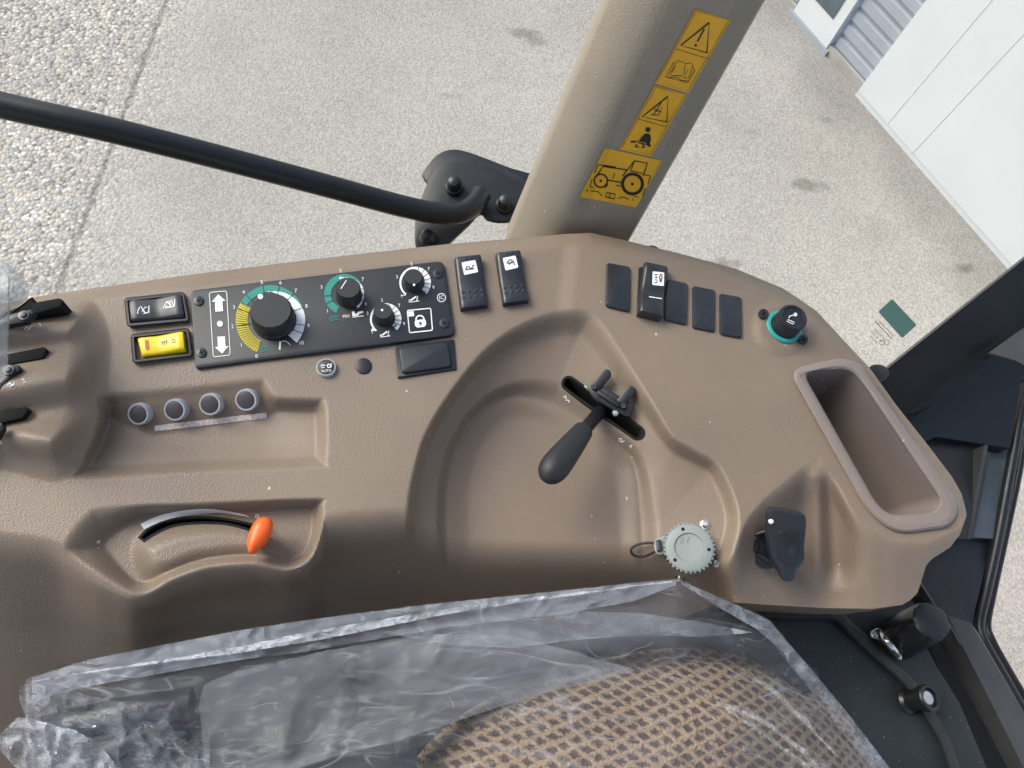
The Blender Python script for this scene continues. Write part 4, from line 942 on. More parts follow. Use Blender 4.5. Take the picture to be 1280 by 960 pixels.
k = Print().set((50,406), 1, 15).text('3', (0,0), 7, 15); k.set((35,410), 1, 10); k.line([(-5,-1.5),(-2,1.5),(1,-1),(4,1)], 1.4); k.line([(-3,-3),(3,-2)], 0.9)
k.set((29.5,476), 1, 15).text('2', (0,0), 8.5, 15); k.set((14,480), 1, 10); k.line([(-5,-1),(-2,2),(1,-2),(4,1)], 1.4); k.line([(-3,-2.5),(4,-1.5)], 0.9); k.set((1,553), 1, 10).text('1', (0,0), 9, 15)
k.build('lever_numbers', con, M_wht, console, 0.0006)

# ------------------------------------------------------------------ pillar with stickers
PB0, PB1 = P(652, 302, -0.03), P(793, 296, -0.03)
t0, t1 = PD(803, -40, 0.56), PD(985, -40, 0.56)
pf = Plane(PB0, PB1, t0); t1 = pf(985, -40)
def rowpt(t, u):  # t along, u across
    a = PB0*(1-t)+t0*t; b = PB1*(1-t)+t1*t; return a*(1-u)+b*u
Lp = 30; us = [0, 0.012, 0.20, 0.25, 0.29, 0.33, 0.37, 0.95, 0.985, 1.0]; dp = [-0.040, -0.032, -0.0085, -0.0040, -0.0015, -0.0004, 0, -0.0003, -0.003, -0.02]
V = []; f = []
for i in range(Lp+1):
    t = -0.12+2.3*i/Lp
    for u, d in zip(us, dp): V.append(rowpt(t, u)+pf.n*d)
    # back side
    V.append(rowpt(t, 0.95)-pf.n*0.06); V.append(rowpt(t, 0.05)-pf.n*0.06)
nc = len(us)+2
for i in range(Lp):
    for j in range(nc): f.append((i*nc+j, i*nc+(j+1) % nc, (i+1)*nc+(j+1) % nc, (i+1)*nc+j))
pil = thing('cab_pillar', 'beige cab pillar carrying yellow warning stickers, rising from the console', 'pillar', P(720, 300, -0.03))
pcov = finish('pillar_cover', MB().add(V, f), M_pil, pil, smooth=70)
def Z7(x, y): return (x/3+660, y/3)
def sticker(corners, frames, m=M_stk, r=2):
    q = Print(); q.ex = np.array([1., 0]); q.ey = np.array([0, 1.]); q.poly([tuple(p) for p in rrect(corners, r, 3)])
    return q.build('warning_sticker', pf, m, pil, 0.0006)
def lin(q, pts, w, closed=False):
    q.o = np.array([0, 0.]); q.s = 1; q.ex = np.array([1., 0]); q.ey = np.array([0, 1.]); q.line([Z7(*p) for p in pts], w, closed)
def pol(q, pts):
    q.o = np.array([0, 0.]); q.s = 1; q.ex = np.array([1., 0]); q.ey = np.array([0, 1.]); q.poly([Z7(*p) for p in pts])
s1 = sticker([Z7(628,35), Z7(761,77), Z7(600,350), Z7(475,313)], 0); s1['label'] = 'upper yellow sticker with a warning triangle and an open book'
q = Print()
lin(q, [(632,41),(753,79),(597,343),(482,309)], 0.5, True); lin(q, [(553,183),(677,221)], 0.6)
lin(q, [(680,85),(573,170),(671,198)], 2.2, True); 
pol(q, [(659,107),(664,110),(638,158),(633,155)]); q.set(Z7(629,170), 1, 0).disc((0,0), 1.6, 12)
# book
lin(q, [(560,228),(530,280),(540,284),(573,283),(584,290),(600,293)], 0.7); lin(q, [(560,228),(575,231),(590,238),(585,280)], 0.7); lin(q, [(590,238),(605,236),(620,241),(603,296)], 0.7)
lin(q, [(548,232),(516,288),(600,310),(626,262),(615,250)], 0.9); lin(q, [(524,290),(560,289),(578,303),(600,303)], 0.7); lin(q, [(555,247),(540,272)], 0.6); lin(q, [(601,258),(590,282)], 0.6)
q.build('printed_symbols', pf, M_ink, s1, 0.0009)
s2_ = sticker([Z7(476,320), Z7(595,355), Z7(462,588), Z7(343,560)], 0); s2_['label'] = 'middle yellow sticker with a triangle and a seated figure'
q = Print()
lin(q, [(480,326),(587,358),(459,580),(352,556)], 0.5, True); lin(q, [(413,446),(520,476)], 0.6); lin(q, [(525,362),(428,438),(521,458)], 2.0, True)
lin(q, [(470,432),(500,385),(480,420),(505,400),(490,432),(462,430)], 1.1); lin(q, [(472,410),(500,420)], 1.2)
q.set(Z7(450,486), 1, 0).disc((0,0), 3.3, 16); pol(q, [(440,500),(457,502),(462,520),(455,545),(440,535),(415,530),(428,512)])
pol(q, [(385,528),(415,528),(398,536),(384,535)]); pol(q, [(450,536),(462,545),(458,552),(440,542)]); lin(q, [(408,540),(402,550),(415,551)], 2.0); lin(q, [(430,541),(438,552),(425,553)], 2.0); lin(q, [(412,534),(440,541)], 1.6)
q.build('printed_symbols', pf, M_ink, s2_, 0.0009)
s3_ = sticker([Z7(290,555), Z7(503,603), Z7(405,778), Z7(194,738)], 0, r=1.5); s3_['label'] = 'lower square yellow sticker with a tractor drawing'
q = Print()
def ringz(c, r0, r1): q.set(Z7(*c), 1, 0).arc((0,0), r0, r1, 0, 360, 30)
ringz((273,678), 7.2, 9.2); q.disc((0,0), 1.7, 10); ringz((392,690), 10.5, 14.4); q.disc((0,0), 1.8, 10)
lin(q, [(258,660),(283,622),(372,638),(400,603),(448,612),(432,660)], 1.7); lin(q, [(300,676),(352,684)], 1.7); lin(q, [(372,638),(355,660)], 1.5); lin(q, [(400,603),(385,640)], 1.2); lin(q, [(283,622),(328,629)], 3.0)
for a, b in (((262,618),(285,620)),((262,618),(250,650)),((240,672),(232,700)),((435,655),(460,660)),((460,660),(450,690)),((440,705),(430,735)),((415,740),(395,735)),((325,650),(318,672)),((360,700),(330,695)),((300,690),(290,705)),((385,640),(430,650)),((232,700),(245,703))): lin(q, [a, b], 1.1)
lin(q, [(236,716),(262,718),(278,735)], 1.1); lin(q, [(338,745),(355,738),(378,747)], 1.1); lin(q, [(290,738),(324,746),(328,728),(296,722)], 1.4, True); lin(q, [(309,724),(305,742)], 1.0)
q.set(Z7(222,714), 1, -15).text('6', (0,0), 5.5); q.set(Z7(392,750), 1, -15).text('7', (0,0), 5.5)
q.build('printed_symbols', pf, M_ink, s3_, 0.0009)

# ------------------------------------------------------------------ handrail outside the glass
rail_px = [(-520,-60,0.60),(-300,22,0.62),(-160,76,0.64),(-60,112,0.652),(0,131,0.66),(120,158,0.68),(260,193,0.72),(400,230,0.765),(500,257,0.80),(545,266,0.815),(575,266,0.825),(593,255,0.835),(601,243,0.845)]
pts = [PD(*q) for q in rail_px]
rail = thing('grab_handrail', 'black tubular grab handrail outside the window, bolted to a plate beside the pillar', 'handrail', PD(600, 240, 0.86))
finish('rail_tube', MB().add(*tube(spline3(pts, 8), 0.0119, 24)), M_paint, rail, smooth=60)
def Z8(x, y): return (x*0.1875+480, y*0.1875+150)
A, B, C = PD(*Z8(300,400), 0.86), PD(*Z8(900,500), 0.86), PD(*Z8(500,850), 0.845)
bp = Plane(A, B, C)
PLT = crom([Z8(245,520), Z8(300,400), Z8(380,300), Z8(480,275), Z8(620,310), Z8(850,390), Z8(960,450), Z8(975,560), Z8(940,640), Z8(800,675), Z8(690,660), Z8(640,620), Z8(560,700), Z8(400,850), Z8(380,880), Z8(225,880), Z8(205,680), Z8(225,580)], 3)
plate = finish('mounting_plate', MB().add(*slab(PLT, bp, 0.006, bev=1.2)), M_paint, rail)
P2 = crom([Z8(270,400), Z8(300,290), Z8(380,215), Z8(480,195), Z8(600,225), Z8(850,320), Z8(1090,400), Z8(1100,560), Z8(980,680), Z8(880,600), Z8(600,500)], 3)
finish('backing_plate', MB().add(*slab(P2, bp, 0.006, bev=1.0, off=-0.030)), M_paint, rail)
P3 = crom([Z8(280,410), Z8(310,310), Z8(390,245), Z8(480,232), Z8(610,262), Z8(850,350), Z8(950,410), Z8(960,550), Z8(800,620), Z8(500,520)], 3)
finish('rubber_spacer', MB().add(*slab(P3, bp, 0.008, bev=1.0, off=-0.014)), M_blk, rail)
for x, y, r in ((470,455,11.0),(805,575,10.5),(295,800,11.0)):
    q = Z8(x, y); o = bp(*q, 0.0)
    finish('bolt_cap', MB().add(*lathe((o, *frame(0,0,n=bp.n,o=o)[1:]), [(0.0105, 0), (0.0100, 0.006), (0.0085, 0.007), (0.0078, 0.015), (0.006, 0.019), (0.003, 0.0205)], 28)), M_blk, rail)

# ------------------------------------------------------------------ glass panes (upright, just behind the console edge)
def offsetpt(a, b, d):
    t = (b-a); t /= np.linalg.norm(t); n = np.array([-t[1], t[0], 0]); n = n if n.dot(np.array([a[0], a[1], 0])) > 0 else -n
    return a+n*d, b+n*d
a, b = P(-60, 384, 0), P(735, 291, 0); a, b = offsetpt(a, b, 0.022); e = (b-a)/np.linalg.norm(b-a); a = a-e*0.5
up_ = np.array([0, 0, 0.75]); lo = np.array([0, 0, -0.25])
sw = thing('side_window', 'clear side window pane behind the console, left of the pillar', 'window', a*0.5+b*0.5+lo)
nn = np.cross(e, [0,0,1.0])
finish('pane', MB().add(*prism([a+lo, b+lo, b+up_, a+up_], nn*0.004)), M_gls, sw, smooth=0)
a, b = P(775, 299, 0), P(1088, 461, 0); a, b = offsetpt(a, b, 0.03); e = (b-a)/np.linalg.norm(b-a); b2 = b+e*0.32
rw = thing('rear_window', 'clear window pane right of the pillar with a green maker print', 'window', a*0.5+b*0.5+lo)
nn2 = np.cross(e, [0,0,1.0])
finish('pane', MB().add(*prism([a+lo, b2+lo, b2+up_, a+up_], nn2*0.004)), M_gls, rw, smooth=0)
wp = Plane(a, b, a+np.array([0,0,1.0]))
def Z9(x, y): return (x*0.104167+1060, y*0.104167+360)
q = Print(); q.ex = np.array([1., 0]); q.ey = np.array([0, 1.]); q.poly([tuple(p) for p in rrect([Z9(530,130), Z9(825,445), Z9(650,602), Z9(362,285)], 2, 3)]); q.build('green_print', wp, M_sgr, rw, 0.006)
q = Print().set(Z9(450,495), 1, -47); q.text('SICHERHEITSGLAS', (0,1), 3.0); q.line([(-16,-2.6),(15,-2.6)], 0.8)
q.set(Z9(385,560), 1, -47); q.text('43R-001  E3', (0,0), 3.6); q.text('DOT 286  M3', (-1,-5), 3.2); q.text('AS2 LAM', (-1,-10), 3.2); q.arc((13,0), 2.8, 3.3, 0, 360, 16); q.arc((9,-5), 2.8, 3.3, 0, 360, 16)
q.build('glass_marking', wp, M_ink, rw, 0.006)
bpx = offsetpt(P(1075,445,0), P(1110,490,0), 0.012); 
finish('window_buffer', MB().add(*slab(crom([(1086,466),(1089,457),(1098,455),(1107,458),(1112,468),(1100,478)], 4), ZP(-0.045), 0.03, bev=1.5)), M_blk, None, label='small round black rubber buffer peeking out between console edge and rear frame', cat='rubber buffer')
finish('window_buffer', MB().add(*slab(crom([(805,311),(808,307.5),(816,306.5),(824,310),(828,316),(812,318)], 4), ZP(-0.04), 0.03, bev=1)), M_blk, None, label='tiny black rubber buffer behind the console edge above the blank switch covers', cat='rubber buffer')

# ------------------------------------------------------------------ black rear frame at the right
fra = thing('rear_frame', 'black painted rear cab frame of welded beams and plates beyond the console end', 'cab frame', P(1180, 560, -0.4))
def facet(name, pts, th, m=M_paint, par=None, bev=True, **k):
    """pts: (px,py,z); a plate of its own thickness going down"""
    pl3 = PLN.get(name)
    P3_ = [pl3(x, y) for x, y, z in pts] if pl3 else [P(x, y, z) for x, y, z in pts]; mb = MB(); mb.add(*prism(P3_, (0, 0, -th)))
    return finish(name, mb, m, par or fra, smooth=0, **k)
PLN = {'diagonal_beam': Plane(P(1100,468,-0.10), P(1310,300,0.01), P(1165,500,-0.10)), 'gusset_plate': Plane(P(1120,530,-0.13), P(1300,400,-0.06), P(1262,560,-0.14)),
       'beam_edge': Plane(P(1100,468,-0.095), P(1310,300,0.015), P(1165,500,-0.095)), 'inner_panel': ZP(-0.15), 'lower_plate': ZP(-0.185), 'corner_gusset': ZP(-0.168), 'gusset_highlight_plate': ZP(-0.035)}
facet('frame_backing', [(1080,480,-0.28),(1300,380,-0.28),(1300,480,-0.28),(1262,600,-0.28),(1226,780,-0.28),(1320,960,-0.28),(1320,1020,-0.28),(1100,1020,-0.28),(1080,760,-0.28)], 0.01, M_blk)
facet('diagonal_beam', [(1085,480,-0.11),(1100,468,-0.10),(1310,300,0.02),(1430,203,0.02),(1450,300,0.02),(1330,380,0.00),(1238,440,-0.035),(1165,500,-0.085),(1130,535,-0.11)], 0.05)
facet('beam_edge', [(1130,520,-0.10),(1165,489,-0.080),(1238,436,-0.035),(1440,292,-0.0),(1440,302,-0.005),(1240,445,-0.04),(1170,505,-0.09)], 0.03)
facet('gusset_plate', [(1120,530,-0.12),(1170,497,-0.10),(1240,441,-0.07),(1300,400,-0.05),(1300,470,-0.06),(1277,470,-0.10),(1262,560,-0.13),(1170,546,-0.15),(1140,560,-0.16)], 0.02, M_paint)
facet('gusset_highlight_plate', [(1236,441,-0.048),(1290,402,-0.026),(1290,462,-0.04),(1268,450,-0.045)], 0.004, M_sill)
facet('inner_panel', [(1120,560,-0.155),(1146,540,-0.145),(1175,544,-0.142),(1231,556,-0.135),(1222,610,-0.15),(1208,674,-0.165),(1120,674,-0.18)], 0.02, M_blk)
facet('seal_strip', [(1231,556,-0.130),(1235,557,-0.130),(1213,674,-0.160),(1208.5,674,-0.160)], 0.02, M_sill)
facet('reflection_slat', [(1239,559,-0.16),(1264,562,-0.16),(1242,673,-0.175),(1217,672,-0.175)], 0.01, M_brf)  # plate whose blue-grey colour stands in for a bluish reflection
facet('lower_plate', [(1138,712,-0.17),(1165,695,-0.17),(1206,674,-0.17),(1240,674,-0.175),(1214,782,-0.2),(1196,790,-0.2),(1150,745,-0.19)], 0.02, M_blk)
facet('corner_gusset', [(1143,712,-0.155),(1175,700,-0.155),(1195,735,-0.16),(1213,780,-0.17),(1184,770,-0.165),(1153,735,-0.155)], 0.015, M_rub)
# door seal and rim at the far right: curved tubes
def railpx(name, pts, r, m, n=6):
    return finish(name, MB().add(*tube(spline3([P(x, y, z) for x, y, z in pts], n), r, 12)), m, fra, smooth=60)
railpx('door_seal', [(1360,330,-0.06),(1300,440,-0.11),(1279,500,-0.13),(1266,570,-0.15),(1247,672,-0.175),(1232,740,-0.19),(1224,778,-0.2),(1229,800,-0.2),(1250,838,-0.2),(1300,925,-0.2),(1380,1060,-0.2)], 0.0060, M_blk)
railpx('door_rim', [(1350,300,-0.08),(1305,400,-0.13),(1290,470,-0.14),(1275,575,-0.16),(1255,672,-0.185),(1239,745,-0.2),(1233,780,-0.21),(1239,800,-0.21),(1258,835,-0.21),(1305,915,-0.21),(1390,1055,-0.21)], 0.0052, M_paint)
facet('sill_beam', [(1184,769,-0.165),(1213,778,-0.165),(1222,790,-0.167),(1300,925,-0.17),(1300,1000,-0.17)], 0.03, M_sill)
facet('sill_groove', [(1160,800,-0.20),(1190,775,-0.19),(1300,1000,-0.19),(1235,1000,-0.20)], 0.03, M_paint)
railpx('sill_bead', [(1196,800,-0.180),(1230,868,-0.180),(1262,935,-0.180),(1290,990,-0.180)], 0.0030, M_paint)
railpx('frame_bead', [(1149,727,-0.148),(1165,752,-0.155),(1184,778,-0.162),(1200,806,-0.165)], 0.0016, M_dmt)
# fender shelf
shelf = thing('fender_shelf', 'dusty black shelf beside the seat with a raised rubber edge strip', 'shelf panel', P(1050, 850, -0.16))
SH = [(820,745),(960,752),(1130,756),(1150,800),(1200,880),(1250,1000),(820,1000)]
V = []; f = []
nx_, ny_ = 70, 44
def hsh(x, y): return -0.150-0.0015*noise.noise(Vector((x*0.02, y*0.02, 0)))
mb = MB(); mb.add(*prism([P(x, y, hsh(x, y)) for x, y in rrect(SH, 3, 2)], (0, 0, -0.02))); finish('shelf_panel', mb, M_mat, shelf, smooth=0)
strip = [(905,752),(940,764),(985,768),(1040,768),(1062,784),(1095,815),(1135,852),(1160,890),(1185,935),(1205,1000)]
cs = crom(strip, 5, False); L_ = []; Rr = []
for i, p in enumerate(cs):
    t = cs[min(i+1, len(cs)-1)]-cs[max(i-1, 0)]; t /= np.linalg.norm(t); nrm = np.array([t[1], -t[0]]); L_.append((p, nrm))
rings = []
for p, nr_ in L_:
    rings.append([P(*(p+nr_*w), -0.150+h) for w, h in ((-8, 0.0), (-6.5, 0.006), (-4, 0.0085), (3, 0.0085), (6, 0.006), (8, -0.002))])
v, f = [], []
n = 6
for r in rings: v += r
for k_ in range(len(rings)-1):
    for i in range(n-1): f.append((k_*n+i, (k_+1)*n+i, (k_+1)*n+i+1, k_*n+i+1))
finish('rubber_edge_strip', MB().add(v, f), M_rub, shelf)
facet('ribbed_carpet_strip', [(1148,815,-0.152),(1160,812,-0.152),(1190,870,-0.152),(1245,1000,-0.152),(1225,1000,-0.152),(1180,900,-0.152)], 0.01, M_rub, shelf)
# zinc clip
clip = thing('zinc_catch', 'shiny zinc catch bolted beside the black round knob', 'metal catch', P(1110, 805, -0.145))
cz = -0.142
finish('catch_plate', MB().add(*slab(crom([(1089,790),(1096,785),(1105,787),(1111,794),(1118,803),(1127,812),(1127,825),(1119,820),(1108,808),(1098,800),(1090,797)], 4), ZP(cz), 0.003, bev=1.2)), M_met, clip)
finish('catch_loop', MB().add(*tube(spline3([P(1100,792,cz+0.002), P(1104,797,cz+0.011), P(1111,804,cz+0.015), P(1117,812,cz+0.010), P(1121,817,cz+0.002)], 5), [0.0045]*21, 12)), M_met, clip)
# round black fluted knob
kb0 = P(1128, 795, -0.145); kb1 = P(1164, 776, -0.085); axk = kb1-kb0; Lk_ = np.linalg.norm(axk)
kf = frame(0, 0, n=axk, o=kb0)
flute = lambda a, r, z: 1-0.07*max(0, math.cos(6*a))**3
finish('clamp_knob', MB().add(*lathe(kf, [(0.0215, -0.01), (0.0215, 0.004), (0.0205, Lk_*0.5), (0.0195, Lk_*0.9), (0.018, Lk_), (0.014, Lk_+0.002)], 72, mod=flute)), M_blk, None, label='large black fluted round knob behind the zinc catch', cat='knob')
# cup-like plug
pc = P(1142, 871, -0.115); pb = P(1118, 880, -0.150)
plg = thing('round_plug', 'small black round plug with a glossy lens standing on the shelf', 'plug', pb)
pfn = frame(0, 0, n=(0.25, 0.1, 1), o=P(1136, 876, -0.148))
finish('plug_body', MB().add(*lathe(pfn, [(0.0130, 0), (0.0105, 0.003), (0.0100, 0.018), (0.0128, 0.020), (0.0130, 0.026), (0.0115, 0.0275), (0.0095, 0.0272), (0.0088, 0.024)], 36)), M_paint, plg)
finish('plug_lens', MB().add(*lathe((pfn[0]+pfn[3]*0.0245, *pfn[1:]), [(0.0066, 0), (0.0060, 0.0008), (0.003, 0.0014)], 30)), mat('pale_lens', (0.32,0.36,0.42), 0.2, var=0.2, varscale=300), plg)

# ------------------------------------------------------------------ seat
def nz(x, y, z=0.0, s=1.0): return noise.noise(Vector((x*s, y*s, z)))
seat = thing('operator_seat', 'operator seat with brown waffle fabric cushion still under protective film', 'seat', P(780, 900, -0.25))
SO = crom([(560,1180),(505,1090),(495,1010),(512,955),(540,905),(600,855),(680,822),(760,804),(850,796),(925,806),(985,828),(1035,870),(1080,930),(1115,1010),(1110,1100),(1060,1180)], 5)
def grid_surface(outline, step, zf, skirt=0.0, marg=0):
    xs = outline[:, 0]; ys = outline[:, 1]
    x0, x1 = xs.min(), xs.max(); V = []; f = []
    cols = int((x1-x0)/step)+1; ok = []
    n = len(outline)
    # column parametrised top/bottom
    def span(x):
        c = []
        for i in range(n):
            a = outline[i-1]; b = outline[i]
            if (a[0] <= x < b[0]) or (b[0] <= x < a[0]): c.append(a[1]+(b[1]-a[1])*(x-a[0])/(b[0]-a[0]))
        return (min(c), max(c)) if len(c) >= 2 else None
    sp = []
    for i in range(cols+1):
        x = x0+0.3+(x1-x0-0.6)*i/cols; s_ = span(x)
        if s_: sp.append((x, s_))
    mxh = max(b-a for _, (a, b) in sp); rows = max(6, int(mxh/step))
    for x, (a, b) in sp:
        for j in range(rows+1): V.append((x, a+(b-a)*j/rows))
    nrw = rows+1
    for i in range(len(sp)-1):
        for j in range(rows): f.append((i*nrw+j, i*nrw+j+1, (i+1)*nrw+j+1, (i+1)*nrw+j))
    A = np.array(V); D = sd(outline, A[:, 0], A[:, 1])
    v3 = [P(x, y, zf(x, y, max(0, d))) for (x, y), d in zip(V, D)]
    return v3, f
def zseat(x, y, d):
    return -0.150+0.115*(1-math.exp(-d/60.0))+0.0012*nz(x, y, 3, 0.02)
mb = MB(); mb.add(*grid_surface(SO, 4, zseat)); finish('seat_cushion', mb, M_fab, seat, smooth=60)
SB = rrect([(60,880),(250,835),(500,800),(845,760),(960,800),(1080,900),(1150,1100),(1100,1200),(-40,1200)], 20, 4)
mb = MB(); mb.add(*prism([P(x, y, -0.17) for x, y in SB], (0, 0, -0.1))); finish('seat_base', mb, mat('seat_black', (0.012,0.012,0.013), 0.5, bump=(14, 0.3, 0.01), var=0.3, varscale=20), seat, smooth=0)
# seat side hardware under the film
for pts, r in (([(90,905,-0.11),(170,890,-0.10),(240,880,-0.10)], 0.014), ([(120,945,-0.10),(200,915,-0.10),(260,905,-0.11)], 0.010), ([(300,985,-0.10),(420,950,-0.09),(520,940,-0.09)], 0.018)):
    finish('seat_frame_tube', MB().add(*tube(spline3([P(*q) for q in pts], 6), r, 14)), M_blk, seat)
fold = mat('seat_bolster', (0.02,0.021,0.024), 0.55, bump=(80, 0.4, 0.004), var=0.2)
mb = MB(); mb.add(*tube(spline3([P(*q) for q in [(480,1000,-0.10),(500,940,-0.085),(560,880,-0.08),(640,838,-0.085),(740,806,-0.085),(850,790,-0.09),(940,806,-0.1),(1010,850,-0.12)]], 8), 0.014, 14)); finish('seat_bolster', mb, fold, seat)

# ------------------------------------------------------------------ protective films
film = thing('seat_cover_film', 'crumpled transparent plastic film draped over the seat along the console front', 'plastic film', P(600, 880, -0.1))
EDGE = [(32,850),(40,846),(110,824),(200,806),(300,787),(380,775),(430,768),(560,752),(700,738),(790,728),(845,723.5),(862,729),(900,746),(945,765),(962,774),(985,800),(1010,830),(1060,890),(1125,975),(1160,1040),(1200,1120)]
def ridg(v): return 1-abs(2*v)
def crumple(x, y, amp, s=0.012, seed=0.0, aniso=(0.4, 1.0), rot=0.15):
    c, sn_ = math.cos(rot), math.sin(rot); u = (x*c-y*sn_)*aniso[0]; w = (x*sn_+y*c)*aniso[1]
    wx = noise.noise(Vector((u*s*0.7, w*s*0.7, seed+11)))*1.2
    a = abs(noise.noise(Vector((u*s+wx, w*s, seed)))); b = abs(noise.noise(Vector((u*s*2.1+5, w*s*2.1+wx, seed+3))))
    c2 = abs(noise.noise(Vector((u*s*4.5+9, w*s*4.5+wx, seed+7))))
    return amp*(1-1.6*a-0.6*b-0.22*c2)*0.6
def sheet(name, top, bot, zf, m, step=4, parent=film, x0=None, x1=None, jag=0, th=0, **k):
    x0 = x0 if x0 is not None else max(top[0][0], bot[0][0]); x1 = x1 if x1 is not None else min(top[-1][0], bot[-1][0])
    nx = int((x1-x0)/step)+1; rows = max(4, int(max(interp(bot, x)-interp(top, x) for x in np.linspace(x0, x1, 30))/step))
    V = []; f = []
    for i in range(nx+1):
        x = x0+(x1-x0)*i/nx; a = float(interp(top, x)); b = float(interp(bot, x))
        if jag: a += jag*nz(x, 1.0, 5, 0.06)+jag*0.4*nz(x, 3.0, 5, 0.3)
        for j in range(rows+1):
            y = a+(b-a)*j/rows; V.append(P(x, y, zf(x, y, y-a)))
    r = rows+1
    for i in range(nx):
        for j in range(rows): f.append((i*r+j, i*r+j+1, (i+1)*r+j+1, (i+1)*r+j))
    return finish(name, MB().add(V, f), m, parent, smooth=50, **k)
def zA(x, y, d):
    base = -0.035+0.0*x
    base = np.interp(x, [30, 300, 600, 845, 960, 1160], [-0.05, -0.03, -0.01, -0.005, -0.05, -0.09])
    return base-0.012*math.exp(-d/6.0)+crumple(x, y, 0.020, 0.010, 1.0)*min(1, d/20)+ 0.03*min(1, max(0, d-20)/60)*min(1, max(0, (x-400)/160))
EB = [(32,1040),(600,1130),(1160,1130),(1200,1124)]
sheet('outer_film', EDGE, EB, zA, M_film, 3.5, jag=1.5)
# folded, crinkled hem along the console side
def zh(x, y, d): return float(np.interp(x, [30, 300, 600, 845], [-0.05, -0.03, -0.01, -0.005]))+0.006+crumple(x, y, 0.008, 0.04, 9.0, (0.5, 1.0), 0.3)
HB = [(x, y+h) for (x, y), h in zip([(40,846),(110,824),(200,806),(300,787),(380,775),(430,768),(560,752),(700,738),(790,728),(845,723.5)], [30,34,36,38,40,38,32,30,24,8])]
sheet('folded_hem', [(x, y+1) for x, y in EDGE if x <= 846][1:], HB, zh, mat_film('hem_film', 0.25, 0.40, col=(0.5,0.56,0.65), scale=12, gl=0.6, bump=0.5), 3)
HC = [(40,852),(110,840),(200,827),(300,812),(380,797),(430,788),(500,775),(560,764),(640,752),(700,745),(790,733),(840,727)]
def zc(x, y, d): return zh(x, y, d)+0.004
cw = [1,2,3,7,11,11,8,6,5,3,2,1]
sheet('crease_highlight', [(x, y-w_*0.55) for (x, y), w_ in zip(HC, cw)], [(x, y+w_*0.55) for (x, y), w_ in zip(HC, cw)], lambda x, y, d: zc(x, y, d)+crumple(x, y, 0.005, 0.06, 2.0, (0.6,1.0), 0.5), M_crk, 2, jag=1.5)
# milky second layer
VT = [(249,880),(254,858),(262,852),(300,838),(400,815),(480,800),(560,792),(640,795),(720,815),(775,832),(792,837)]
VB = [(249,884),(252,915),(258,975),(330,975),(420,945),(500,925),(560,905),(620,885),(700,862),(750,850),(792,840)]
def zv(x, y, d): return -0.015+crumple(x, y, 0.016, 0.008, 4.0, (0.6, 1.0), 0.9)
sheet('milky_layer', VT, VB, zv, M_veil, 3, jag=2)
# second strip from hem to cushion top
sheet('inner_fold', [(480,790),(560,778),(640,768),(720,764),(800,766),(880,778),(940,790)], [(480,791),(560,806),(640,810),(720,800),(800,794),(880,796),(940,791)], lambda x, y, d: -0.02+crumple(x, y, 0.018, 0.02, 12.0, (0.5,1.0), -0.1), mat_film('fold_film', 0.18, 0.55, scale=22, gl=0.6), 3)
# right edge hem
sheet('right_hem', [(845,724),(900,747),(945,767),(962,776),(1010,832),(1060,892),(1125,977)], [(845,726),(900,760),(945,786),(962,800),(1010,860),(1060,925),(1125,1010)], lambda x, y, d: float(np.interp(x, [845, 960, 1160], [0.0, -0.04, -0.08]))+crumple(x, y, 0.010, 0.03, 6.0, (1.0,1.0), -0.8), mat_film('right_hem_film', 0.12, 0.5, scale=30, gl=0.6), 3)
M_wrk = mat_film('wrinkle_film', 0.08, 0.42, col=(0.75, 0.76, 0.78), scale=40, gl=0.55, bump=0.8)
# crinkled strands over the cushion
for i, (pts, w_) in enumerate((([(800,838),(850,850),(900,880),(950,915),(1000,950),(1030,980)], 5), ([(880,880),(920,885),(960,905),(1000,935),(1050,985)], 7), ([(560,915),(620,935),(690,945),(760,975)], 9), ([(930,842),(965,862),(1010,905),(1050,950)], 8), ([(805,838),(835,842),(858,856)], 3), ([(905,930),(935,938),(965,955)], 6))):
    tp_ = [(x, y-w_*0.5*(1 if 0 < j < len(pts)-1 else 0.1)) for j, (x, y) in enumerate(pts)]; bt = [(x, y+w_*0.5*(1 if 0 < j < len(pts)-1 else 0.1)) for j, (x, y) in enumerate(pts)]
    sheet('film_wrinkle', tp_, bt, lambda x, y, d, i=i: 0.012+crumple(x, y, 0.008, 0.06, 20.0+i, (1.0,1.0), -0.7), M_wrk, 2, jag=4)
# torn end at the left and the crumpled heap in the corner
sheet('torn_end', [(24,858),(34,852),(60,858),(100,866),(160,880),(230,876),(262,866)], [(24,876),(34,900),(60,925),(100,950),(160,990),(230,1000),(262,1000)], lambda x, y, d: -0.04+crumple(x, y, 0.030, 0.022, 15.0, (1.0,0.7), 0.8), mat_film('torn_film', 0.05, 0.42, scale=30, gl=0.7), 3, jag=5)
heap = thing('film_heap', 'whitish crumpled heap of plastic film in the near corner left of the seat', 'plastic film', P(60, 930, -0.06))
sheet('film_layer', [(-20,935),(0,918),(22,896),(40,899),(90,912),(120,925),(150,962)], [(-20,936),(0,938),(22,962),(40,985),(90,1005),(120,1005),(150,1005)], lambda x, y, d: -0.02+crumple(x, y, 0.022, 0.03, 17.0, (1.0,0.8), -0.4), M_crk, 2.5, parent=heap, jag=2)
